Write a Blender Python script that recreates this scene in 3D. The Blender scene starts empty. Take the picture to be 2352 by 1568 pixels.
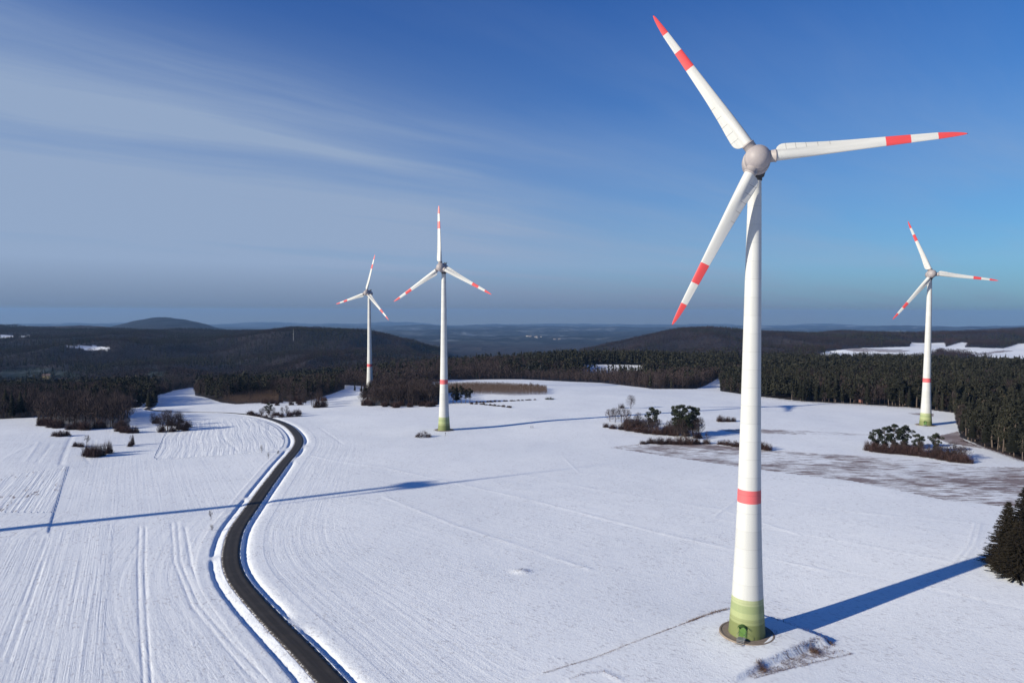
import bpy, math, random
import numpy as np
from mathutils import Vector, Matrix

C = bpy.context.scene
COL = C.collection
random.seed(7)
RNG = np.random.default_rng(11)

# ------------------------------------------------------------------ camera
CAM_Z = 68.6
PITCH, ROLL = math.radians(2.5), math.radians(0.15)
fw = np.array([0, math.cos(PITCH), -math.sin(PITCH)])
_rt = np.array([1.0, 0, 0]); _up = np.cross(_rt, fw)
rt = _rt*math.cos(ROLL) + _up*math.sin(ROLL)
up = -_rt*math.sin(ROLL) + _up*math.cos(ROLL)
cam_d = bpy.data.cameras.new('camera'); cam = bpy.data.objects.new('camera', cam_d); COL.objects.link(cam)
cam_d.sensor_width = 36.0; cam_d.lens = 1570/2352*36.0
cam_d.clip_start = 0.5; cam_d.clip_end = 120000
cam.matrix_world = Matrix(((rt[0], up[0], -fw[0], 0), (rt[1], up[1], -fw[1], 0), (rt[2], up[2], -fw[2], CAM_Z), (0, 0, 0, 1)))
C.camera = cam

# ------------------------------------------------------------------ sun + sky
SUN_AZ, SUN_EL = math.radians(27), math.radians(19.0)      # shadows run towards +x turned 27 deg to +y
to_sun = Vector((-math.cos(SUN_AZ)*math.cos(SUN_EL), -math.sin(SUN_AZ)*math.cos(SUN_EL), math.sin(SUN_EL)))
sd = bpy.data.lights.new('sun', 'SUN'); sd.energy = 4.2; sd.angle = math.radians(0.53); sd.color = (1.0, 0.925, 0.76)
sun = bpy.data.objects.new('sun', sd); COL.objects.link(sun)
sun.rotation_euler = to_sun.to_track_quat('Z', 'Y').to_euler()
C.view_settings.view_transform = 'Standard'; C.view_settings.look = 'None'
C.view_settings.exposure = 0.68; C.view_settings.gamma = 1.0

W = bpy.data.worlds.new('World'); C.world = W; W.use_nodes = True
nt = W.node_tree; nt.nodes.clear()
def N(t, typ, **kw):
    n = t.nodes.new(typ)
    for k, v in kw.items():
        if k == 'inp':
            for a, b in v.items(): n.inputs[a].default_value = b
        else: setattr(n, k, v)
    return n
def math_(t, op, a, b=None, c=None, clamp=False):
    n = t.nodes.new('ShaderNodeMath'); n.operation = op; n.use_clamp = clamp
    for i, v in enumerate((a, b, c)):
        if v is None: continue
        if hasattr(v, 'links') or hasattr(v, 'is_linked'): t.links.new(v, n.inputs[i])
        else: n.inputs[i].default_value = v
    return n.outputs[0]
def mixc(t, fac, a, b, blend='MIX'):
    n = t.nodes.new('ShaderNodeMix'); n.data_type = 'RGBA'; n.blend_type = blend
    for i, v in ((0, fac), (6, a), (7, b)):
        if hasattr(v, 'is_linked'): t.links.new(v, n.inputs[i])
        elif i == 0: n.inputs[0].default_value = v
        else: n.inputs[i].default_value = tuple(v)+((1,) if len(v) == 3 else ())
    return n.outputs[2]
def ramp(t, fac, stops, interp='LINEAR'):
    n = t.nodes.new('ShaderNodeValToRGB'); n.color_ramp.interpolation = interp
    cr = n.color_ramp
    while len(cr.elements) < len(stops): cr.elements.new(0.5)
    for e, (p, c) in zip(cr.elements, stops):
        e.position = p
        e.color = (c, c, c, 1) if isinstance(c, (int, float)) else tuple(c)+(1,)
    t.links.new(fac, n.inputs[0]); return n.outputs[0]
def noise(t, vec, scale=1.0, detail=4, rough=0.55, dist=0.0, dims='3D', lac=2.0):
    n = t.nodes.new('ShaderNodeTexNoise'); n.noise_dimensions = dims
    n.inputs['Scale'].default_value = scale; n.inputs['Detail'].default_value = detail
    n.inputs['Roughness'].default_value = rough; n.inputs['Distortion'].default_value = dist
    if vec is not None: t.links.new(vec, n.inputs['Vector'])
    return n.outputs['Fac']
def comb(t, x, y, z=0.0):
    n = t.nodes.new('ShaderNodeCombineXYZ')
    for i, v in enumerate((x, y, z)):
        if hasattr(v, 'is_linked'): t.links.new(v, n.inputs[i])
        else: n.inputs[i].default_value = v
    return n.outputs[0]
def sep(t, v):
    n = t.nodes.new('ShaderNodeSeparateXYZ'); t.links.new(v, n.inputs[0]); return n.outputs

sky = N(nt, 'ShaderNodeTexSky', sky_type='NISHITA', sun_disc=False)
sky.sun_elevation = SUN_EL
sky.sun_rotation = math.atan2(to_sun.x, to_sun.y)
sky.altitude = 500; sky.air_density = 1.0; sky.dust_density = 0.6; sky.ozone_density = 3.0
tc = N(nt, 'ShaderNodeTexCoord'); dx, dy, dz = sep(nt, tc.outputs['Generated'])
den = math_(nt, 'ADD', math_(nt, 'MAXIMUM', dz, 0.0), 0.06)
qx = math_(nt, 'DIVIDE', dx, den); qy = math_(nt, 'DIVIDE', dy, den)
# cirrus sheet: coordinates along (ct,st) and across the wind
ct, st = math.cos(math.radians(40)), math.sin(math.radians(40))
al = math_(nt, 'ADD', math_(nt, 'MULTIPLY', qx, ct), math_(nt, 'MULTIPLY', qy, st))
ac = math_(nt, 'ADD', math_(nt, 'MULTIPLY', qx, -st), math_(nt, 'MULTIPLY', qy, ct))
warp = noise(nt, comb(nt, math_(nt, 'MULTIPLY', al, .55), math_(nt, 'MULTIPLY', ac, .7), 3.1), 1.0, 3)
ac2 = math_(nt, 'ADD', ac, math_(nt, 'MULTIPLY', math_(nt, 'SUBTRACT', warp, .5), .55))
def band(c, w, amp, a0, a1):
    """one cirrus streak lying along the wind, fading downwind"""
    d = math_(nt, 'DIVIDE', math_(nt, 'SUBTRACT', ac2, c), w)
    e = math_(nt, 'POWER', 2.718, math_(nt, 'MULTIPLY', math_(nt, 'MULTIPLY', d, d), -1.0))
    mr = nt.nodes.new('ShaderNodeMapRange'); nt.links.new(al, mr.inputs[0]); mr.interpolation_type = 'SMOOTHSTEP'
    mr.inputs[1].default_value = a0; mr.inputs[2].default_value = a1; mr.inputs[3].default_value = amp; mr.inputs[4].default_value = 0.0
    return math_(nt, 'MULTIPLY', e, mr.outputs[0])
n2 = noise(nt, comb(nt, math_(nt, 'MULTIPLY', al, .45), math_(nt, 'MULTIPLY', ac2, 4.0), 7.4), 1.0, 8, .66)
n1 = noise(nt, comb(nt, math_(nt, 'MULTIPLY', al, .28), math_(nt, 'MULTIPLY', ac2, 1.0), 0.4), 1.0, 5, .55)
fine = ramp(nt, n2, [(0.30, 0.55), (0.68, 1.0)])
cl = band(3.03, .46, .42, .1, 2.6)
for b_ in ((3.22, .15, .26, 1.3, 4.2), (4.15, .38, .26, 1.2, 7.5), (2.45, .26, .20, 1.6, 4.8), (5.2, .8, .26, 2.5, 9.0), (0.9, .7, .26, 3.4, 6.0), (3.5, 1.5, .13, 1.0, 5.0)):
    cl = math_(nt, 'ADD', cl, band(*b_))
cl = math_(nt, 'ADD', cl, math_(nt, 'MULTIPLY', ramp(nt, n1, [(.45, 0), (.75, 1)]), .24))
high = ramp(nt, math_(nt, 'ADD', dz, math_(nt, 'MULTIPLY', dx, .10)), [(.20, 1.0), (.42, .22)])
high = math_(nt, 'MULTIPLY', high, ramp(nt, math_(nt, 'ADD', dx, .7), [(.55, 1.0), (.95, .62)]))
cl = math_(nt, 'MULTIPLY', math_(nt, 'MULTIPLY', math_(nt, 'MULTIPLY', cl, fine), 1.45), high)
lft = math_(nt, 'SUBTRACT', 0.62, math_(nt, 'MULTIPLY', dx, 0.75), clamp=True)
base_veil = math_(nt, 'MULTIPLY', ramp(nt, dz, [(0.0, 1.25), (0.05, 0.87), (0.13, 0.58), (0.28, 0.18), (0.45, 0.0)]), math_(nt, 'ADD', 0.40, math_(nt, 'MULTIPLY', lft, 0.85)))
cfac = math_(nt, 'MINIMUM', math_(nt, 'ADD', cl, base_veil), 0.97)
sr, sg, sb = sep(nt, sky.outputs[0])
def grade(c, a, p, K=0.146):        # deep winter blue, as a polarised sky reads
    return math_(nt, 'MULTIPLY', math_(nt, 'POWER', math_(nt, 'MULTIPLY', c, K), p), a/K)
clear = comb(nt, grade(sr, .20, 1.70), grade(sg, .455, 1.22), grade(sb, .68, .88))
lowc = mixc(nt, ramp(nt, math_(nt, 'ADD', dz, .02), [(0.02, 0.0), (0.085, 1.0)]), (1.02, 1.40, 2.12), (1.88, 2.50, 3.60))
lowc = mixc(nt, ramp(nt, math_(nt, 'ADD', dz, .03), [(0.018, 0.0), (0.042, 1.0)]), (1.10, 1.20, 1.25), lowc)
skyc = mixc(nt, cfac, clear, lowc)
bg = N(nt, 'ShaderNodeBackground'); bg.inputs['Strength'].default_value = 0.10
nt.links.new(skyc, bg.inputs[0])
wo = N(nt, 'ShaderNodeOutputWorld'); nt.links.new(bg.outputs[0], wo.inputs[0])

# ------------------------------------------------------------------ numpy helpers
def _hash(ix, iy, seed):
    h = (ix.astype(np.int64)*374761393 + iy.astype(np.int64)*668265263 + seed*1442695041) & 0xffffffff
    h = ((h ^ (h >> 13))*1274126177) & 0xffffffff
    h = (h ^ (h >> 16)) & 0xffffffff
    return h/4294967295.0
def vnoise(x, y, seed=0):
    ix = np.floor(x); iy = np.floor(y); fx = x-ix; fy = y-iy
    fx = fx*fx*fx*(fx*(fx*6-15)+10); fy = fy*fy*fy*(fy*(fy*6-15)+10)
    a = _hash(ix, iy, seed); b = _hash(ix+1, iy, seed); c = _hash(ix, iy+1, seed); d = _hash(ix+1, iy+1, seed)
    return (a*(1-fx)+b*fx)*(1-fy)+(c*(1-fx)+d*fx)*fy
def fbm(x, y, seed=0, oct=4):
    s = 0; a = 1; t = 0
    for i in range(oct):
        s = s + a*vnoise(x*2**i, y*2**i, seed+i*17); t += a; a *= .5
    return s/t*2-1
def sstep(a, b, x):
    t = np.clip((x-a)/(b-a), 0, 1); return t*t*(3-2*t)

# ------------------------------------------------------------------ terrain heights
TUR = {'main': (49.8, 141.7, 0.0), 'T2': (-41.2, 413.1, -3.6), 'T3': (-135.9, 651.2, -12.3), 'T4': (270.4, 443.9, -4.8), 'T5': (-297.0, 143.0, 0.0)}
CP = np.array([(49.8, 141.7, 0), (60, 148, -.6), (93, 164, .8), (127, 181, 2.3), (170, 175, 3.2), (-97, 245, -1.4), (-161, 212, -.6), (-297, 143, 0),
               (-41.2, 413.1, -3.6), (-7, 430, -4.3), (27, 448, -3.2), (64, 466, -3.7), (137, 504, -4.7), (219, 545, -6.4), (270.4, 443.9, -4.8),
               (-135.9, 651.2, -12.3), (-35, 128, 0), (0, 0, -1), (-200, 0, 0), (200, 0, 2), (0, -200, -2), (300, 250, 1), (-43, 272, -1.2), (60, 300, -1.5),
               (150, 330, -2.0), (-277, 590, -14), (-265, 489, -8), (-203, 408, -5), (-316, 448, -7), (-290, 385, -4), (-150, 480, -6), (0, 700, -8), (300, 700, -8),
               (-450, 300, -4), (500, 300, 0), (200, 380, -3.0)], float)
def _tps(r2): return np.where(r2 > 1e-9, r2*np.log(np.maximum(r2, 1e-9)), 0)
_X = CP[:, :2]/100
_d2 = ((_X[:, None]-_X[None])**2).sum(2)
_n = len(CP); _A = np.zeros((_n+3, _n+3)); _A[:_n, :_n] = _tps(_d2)+np.eye(_n)*.02
_A[:_n, _n] = 1; _A[:_n, _n+1:] = _X; _A[_n, :_n] = 1; _A[_n+1:, :_n] = _X.T
_w = np.linalg.solve(_A, np.r_[CP[:, 2], 0, 0, 0])
def near_h(x, y):
    X = np.clip(x, -600, 600)/100; Y = np.clip(y, -400, 800)/100
    s = _w[_n]+_w[_n+1]*X+_w[_n+2]*Y
    for i in range(_n): s = s+_w[i]*_tps((X-_X[i, 0])**2+(Y-_X[i, 1])**2)
    return np.clip(s, -22, 7)

FD = [600, 750, 900, 1050, 1200, 1500, 1800, 2200, 2600, 3000, 3500, 4200, 5500, 8000, 12000, 20000, 32000, 46000]
TAIL = [-385, -510, -730]
FT = {-300: [-15, -35, -55, -70, -80, -85, -75, -60, -45, -35, -25, -40, -120, -200, -290],
      0: [-14, -30, -45, -62, -76, -80, -76, -66, -52, -40, -28, -25, -110, -200, -290],
      200: [-12, -26, -42, -60, -74, -78, -74, -62, -52, -46, -38, -34, -110, -190, -290],
      300: [-12, -25, -41, -58, -71, -74, -73, -64, -52, -43, -36, -40, -120, -48, -290],
      380: [-12, -24, -40, -56, -68, -66, -72, -66, -54, -48, -42, -60, -125, 12, -290],
      450: [-12, -23, -39, -55, -67, -70, -71, -64, -54, -50, -48, -62, -132, -45, -290],
      520: [-12, -22, -38, -54, -66, -72, -70, -62, -56, -52, -50, -66, -140, -165, -290],
      690: [-12, -20, -34, -48, -58, -66, -60, -44, -24, -4, -26, -90, -170, -220, -290],
      850: [-11, -15, -24, -34, -46, -60, -60, -50, -32, -26, -50, -110, -185, -232, -290],
      1000: [-8, -13, -20, -24, -30, -60, -90, -98, -88, -100, -130, -170, -195, -235, -290],
      1200: [-6, -11, -20, -18, -22, -55, -95, -135, -165, -180, -185, -190, -205, -235, -290],
      1380: [-6, -12, -22, -12, -20, -50, -85, -115, -110, -90, -120, -180, -205, -235, -290],
      1480: [-7, -13, -22, -12, -20, -50, -75, -85, -65, -40, -70, -150, -200, -235, -290],
      1620: [-8, -14, -18, -18, -22, -45, -65, -75, -45, -14, -30, -110, -190, -235, -290],
      1720: [-8, -14, -17, -18, -22, -40, -55, -60, -45, -24, -30, -100, -190, -235, -290],
      1900: [-6, -10, -14, -18, -24, -38, -42, -42, -42, -36, -34, -100, -190, -235, -290],
      2100: [-5, -8, -12, -18, -26, -37, -40, -38, -40, -40, -42, -60, -180, -235, -290],
      2352: [-5, -8, -12, -20, -30, -38, -42, -38, -38, -36, -28, -16, -150, -235, -290],
      2700: [-5, -8, -12, -20, -30, -38, -42, -38, -38, -36, -28, -16, -150, -235, -290]}
_px = sorted(FT); _fa = np.array([(p-1176)/1570 for p in _px]); _fz = np.array([FT[p]+TAIL for p in _px], float)
_lg = np.log(np.array(FD)); GA = np.linspace(_fa[0], _fa[-1], 260); GL = np.linspace(_lg[0], _lg[-1], 300)
_t = np.array([np.interp(GL, _lg, r) for r in _fz])
_t = np.array([np.interp(GA, _fa, _t[:, j]) for j in range(len(GL))]).T
def _blur(t, k, ax):
    ker = np.hanning(k+2)[1:-1]; ker /= ker.sum()
    pad = [(0, 0), (0, 0)]; pad[ax] = (k//2, k//2)
    return np.apply_along_axis(lambda v: np.convolve(v, ker, 'valid'), ax, np.pad(t, pad, mode='edge'))
_t = _blur(_blur(_t, 11, 0), 9, 1)
def far_h(x, y):
    yy = np.maximum(y, 400.0)
    a = np.clip(x/yy, GA[0], GA[-1]-1e-6); l = np.clip(np.log(yy), GL[0], GL[-1]-1e-6)
    u = (a-GA[0])/(GA[1]-GA[0]); v = (l-GL[0])/(GL[1]-GL[0])
    i = u.astype(int); j = v.astype(int); u = u-i; v = v-j
    i2 = np.minimum(i+1, len(GA)-1); j2 = np.minimum(j+1, len(GL)-1)
    return (_t[i, j]*(1-u)+_t[i2, j]*u)*(1-v)+(_t[i, j2]*(1-u)+_t[i2, j2]*u)*v
def H(x, y):
    x = np.asarray(x, float); y = np.asarray(y, float)
    w = sstep(560, 760, y)
    z = near_h(x, y)*(1-w)+far_h(x, y)*w
    z = z+0.7*fbm(x/90, y/90, 3, 3)*sstep(60, 300, np.hypot(x-50, y-140))
    d = np.maximum(y, 1)
    z = z+(fbm(x/420, y/420, 21, 4)*36-48*np.abs(fbm(x/300, y/560, 77, 3))+13)*sstep(1100, 1700, d)*(1-.55*sstep(2500, 3100, d))*(1-0.75*sstep(0.40, 0.52, x/d)*(1-sstep(2300, 2700, d)))
    z = z+fbm(x/2600, y/2600, 44, 4)*sstep(5000, 16000, d)*135
    return z
def cpx(p): return (p-1176)/1570.0
def ray(px, py): return fw+rt*(px-1176)/1570-up*(py-784)/1570
_T = np.exp(np.linspace(math.log(60), math.log(12000), 2600))
def g(px, py):
    d = ray(px, py)
    P = np.outer(_T, d); P[:, 2] += CAM_Z
    hh = H(P[:, 0], P[:, 1]); k = np.argmax(P[:, 2] < hh)
    if P[k, 2] >= hh[k]: k = len(_T)-1
    a = P[k-1, 2]-hh[k-1]; b = P[k, 2]-hh[k]; f = a/(a-b) if a != b else 0
    q = P[k-1]*(1-f)+P[k]*f
    return (float(q[0]), float(q[1]))
def WD(px, D): return (cpx(px)*D, float(D))
def project(x, y, z):
    P = np.stack([x, y, z-CAM_Z], -1); dd = P@fw
    return 1176+1570*(P@rt)/dd, 784-1570*(P@up)/dd
def inpoly(x, y, poly):
    x = np.asarray(x, float); y = np.asarray(y, float); r = np.zeros(x.shape, bool); n = len(poly)
    for i in range(n):
        x1, y1 = poly[i]; x2, y2 = poly[(i+1) % n]
        if y1 == y2: continue
        c = ((y1 > y) != (y2 > y)) & (x < (x2-x1)*(y-y1)/(y2-y1)+x1)
        r ^= c
    return r
def polydist(x, y, pts, closed=False):
    """distance, signed side (+ = right of travel), arclength"""
    best = np.full(x.shape, 1e9); side = np.zeros(x.shape); arc = np.zeros(x.shape); L = 0
    m = len(pts)-(0 if closed else 1)
    for i in range(m):
        x1, y1 = pts[i]; x2, y2 = pts[(i+1) % len(pts)]
        vx, vy = x2-x1, y2-y1; l = math.hypot(vx, vy)
        if l < 1e-6: continue
        t = np.clip(((x-x1)*vx+(y-y1)*vy)/(l*l), 0, 1)
        ex = x-(x1+t*vx); ey = y-(y1+t*vy); d = np.sqrt(ex*ex+ey*ey)
        k = d < best
        s = np.sign((x-x1)*vy-(y-y1)*vx)
        best = np.where(k, d, best); side = np.where(k, s, side); arc = np.where(k, L+t*l, arc)
        L += l
    return best, side, arc
def chaikin(p, n=3):
    for _ in range(n):
        q = [p[0]]
        for a, b in zip(p[:-1], p[1:]):
            q += [(a[0]*.75+b[0]*.25, a[1]*.75+b[1]*.25), (a[0]*.25+b[0]*.75, a[1]*.25+b[1]*.75)]
        q.append(p[-1]); p = q
    return p
def resample(p, step):
    p = np.array(p); s = np.r_[0, np.cumsum(np.hypot(*np.diff(p, axis=0).T))]
    t = np.arange(0, s[-1], step)
    return np.stack([np.interp(t, s, p[:, 0]), np.interp(t, s, p[:, 1])], 1)

# ------------------------------------------------------------------ scene-object helpers
def mesh_np(name, V, F, mats=(), midx=None, smooth=False):
    """V (n,3), F list of arrays each (m,k)"""
    me = bpy.data.meshes.new(name)
    Fs = F if isinstance(F, (list, tuple)) else [F]
    Fs = [np.asarray(f, np.int32) for f in Fs if len(f)]
    V = np.asarray(V, np.float32)
    me.vertices.add(len(V)); me.vertices.foreach_set('co', V.ravel())
    nl = sum(f.size for f in Fs); npo = sum(len(f) for f in Fs)
    me.loops.add(nl); me.polygons.add(npo)
    me.loops.foreach_set('vertex_index', np.concatenate([f.ravel() for f in Fs]))
    tot = np.concatenate([np.full(len(f), f.shape[1], np.int32) for f in Fs])
    me.polygons.foreach_set('loop_start', np.r_[0, np.cumsum(tot)[:-1]].astype(np.int32))
    me.polygons.foreach_set('loop_total', tot)
    if midx is not None: me.polygons.foreach_set('material_index', np.asarray(midx, np.int32))
    me.polygons.foreach_set('use_smooth', np.full(npo, smooth, bool))
    for m in mats: me.materials.append(m)
    me.update(calc_edges=True)
    return me
def link(name, me, parent=None):
    o = bpy.data.objects.new(name, me); COL.objects.link(o)
    if parent is not None: o.parent = parent
    return o
def tag(o, label=None, cat=None, group=None, kind=None):
    if label: o['label'] = label
    if cat: o['category'] = cat
    if group: o['group'] = group
    if kind: o['kind'] = kind
    return o
def empty(name, loc, rz=0, scale=1):
    o = bpy.data.objects.new(name, None); COL.objects.link(o); o.location = loc
    o.rotation_euler = (0, 0, rz); o.scale = (scale,)*3 if isinstance(scale, (int, float)) else scale
    o.empty_display_size = 0.5
    return o
class MB:
    def __init__(s): s.V = []; s.F3 = []; s.F4 = []; s.n = 0
    def add(s, V, F):
        V = np.asarray(V, float)
        for f in F: (s.F3 if len(f) == 3 else s.F4).append([i+s.n for i in f])
        s.V.append(V); s.n += len(V)
    def box(s, c, d, rz=0, taper=1):
        x, y, z = d[0]/2, d[1]/2, d[2]/2; v = []
        for zz, k in ((-z, 1), (z, taper)):
            for a, b in ((-x, -y), (x, -y), (x, y), (-x, y)):
                a *= k; b *= k
                v.append((c[0]+a*math.cos(rz)-b*math.sin(rz), c[1]+a*math.sin(rz)+b*math.cos(rz), c[2]+zz))
        s.add(v, [(3, 2, 1, 0), (4, 5, 6, 7), (0, 1, 5, 4), (1, 2, 6, 5), (2, 3, 7, 6), (3, 0, 4, 7)])
    def tube(s, pts, rad, k=6, cap=True):
        pts = [np.array(p, float) for p in pts]; V = []; F = []
        for i, p in enumerate(pts):
            d = pts[min(i+1, len(pts)-1)]-pts[max(i-1, 0)]; d /= (np.linalg.norm(d)+1e-9)
            a = np.array([1, 0, 0]) if abs(d[0]) < .9 else np.array([0, 1, 0])
            u = np.cross(d, a); u /= np.linalg.norm(u); v = np.cross(d, u)
            r = rad[i] if isinstance(rad, (list, tuple)) else rad
            for j in range(k):
                t = 2*math.pi*j/k; V.append(p+r*(math.cos(t)*u+math.sin(t)*v))
        for i in range(len(pts)-1):
            for j in range(k):
                F.append((i*k+j, i*k+(j+1) % k, (i+1)*k+(j+1) % k, (i+1)*k+j))
        n = len(V)
        if cap:
            V += [pts[0], pts[-1]]
            for j in range(k):
                F.append((n, (j+1) % k, j)); F.append((n+1, (len(pts)-1)*k+j, (len(pts)-1)*k+(j+1) % k))
        s.add(V, F)
    def lathe(s, prof, k=32, M=None):
        """prof list of (r, h) round local z"""
        V = []; F = []
        for r, h in prof:
            for j in range(k):
                t = 2*math.pi*j/k; V.append((r*math.cos(t), r*math.sin(t), h))
        for i in range(len(prof)-1):
            for j in range(k):
                F.append((i*k+j, i*k+(j+1) % k, (i+1)*k+(j+1) % k, (i+1)*k+j))
        V = np.array(V)
        if M is not None: V = V@np.array(M)[:3, :3].T+np.array(M)[:3, 3]
        s.add(V, F)
    def mesh(s, name, mats, smooth=False):
        return mesh_np(name, np.concatenate(s.V), [s.F4, s.F3], mats, None, smooth)
    def build(s, name, mat, parent=None, smooth=False):
        return link(name, s.mesh(name, [mat] if mat else [], smooth), parent)

# ------------------------------------------------------------------ materials
def newmat(name):
    m = bpy.data.materials.new(name); m.use_nodes = True; t = m.node_tree
    b = t.nodes['Principled BSDF']; b.inputs['Specular IOR Level'].default_value = 0.2
    b.inputs['Roughness'].default_value = 0.8
    return m, t, b
def simple(name, col, rough=0.7, spec=0.2, var=0.15, scale=3.0, bump=0.0):
    m, t, b = newmat(name)
    tcn = N(t, 'ShaderNodeTexCoord'); f = noise(t, tcn.outputs['Object'], scale, 5)
    c = mixc(t, f, [max(0, v*(1-var)) for v in col], [min(1, v*(1+var)) for v in col])
    t.links.new(c, b.inputs['Base Color']); b.inputs['Roughness'].default_value = rough
    b.inputs['Specular IOR Level'].default_value = spec
    if bump:
        bn = N(t, 'ShaderNodeBump'); bn.inputs['Strength'].default_value = 1; bn.inputs['Distance'].default_value = bump
        t.links.new(f, bn.inputs['Height']); t.links.new(bn.outputs[0], b.inputs['Normal'])
    return m
def plantmat(name, c1, c2, lf=0.0):
    m, t, b = newmat(name)
    oi = N(t, 'ShaderNodeObjectInfo'); at = N(t, 'ShaderNodeAttribute', attribute_name='tint')
    r = math_(t, 'FRACT', math_(t, 'ADD', oi.outputs['Random'], at.outputs['Fac']))
    geo = N(t, 'ShaderNodeNewGeometry'); f = noise(t, geo.outputs['Position'], 0.8, 3)
    f = math_(t, 'ADD', math_(t, 'MULTIPLY', r, .65), math_(t, 'MULTIPLY', f, .5), clamp=True)
    if lf:       # broad darker and browner patches
        big = ramp(t, noise(t, geo.outputs['Position'], lf, 4, .6), [(.38, 0.0), (.62, 1.0)])
        f = math_(t, 'MULTIPLY', f, math_(t, 'ADD', .25, big), clamp=True)
    t.links.new(mixc(t, f, c1, c2), b.inputs['Base Color'])
    b.inputs['Roughness'].default_value = 0.85; b.inputs['Specular IOR Level'].default_value = 0.1
    return m
M_NEEDLE = plantmat('conifer_needles', (0.008, 0.010, 0.009), (0.036, 0.035, 0.025))
M_PINE = plantmat('pine_needles', (0.014, 0.019, 0.014), (0.036, 0.042, 0.026))
M_SPRUCE = plantmat('spruce_needles', (0.012, 0.011, 0.009), (0.030, 0.024, 0.017))
M_TWIG = plantmat('bare_twigs', (0.022, 0.017, 0.019), (0.060, 0.044, 0.044))
M_SHRUB = plantmat('shrub_twigs', (0.026, 0.017, 0.018), (0.064, 0.038, 0.036))
M_SAPL = plantmat('sapling_stems', (0.075, 0.050, 0.040), (0.12, 0.082, 0.064))
M_DRY = plantmat('dry_grass', (0.07, 0.045, 0.038), (0.16, 0.105, 0.08))
M_HILL = plantmat('distant_bare_wood', (0.007, 0.006, 0.009), (0.042, 0.028, 0.032), .006)
M_BARK = simple('bark', (0.07, 0.052, 0.046), .9, .1, .3, 4)
M_PALEBARK = simple('pale_bark', (0.10, 0.078, 0.068), .9, .1, .3, 4)

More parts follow.
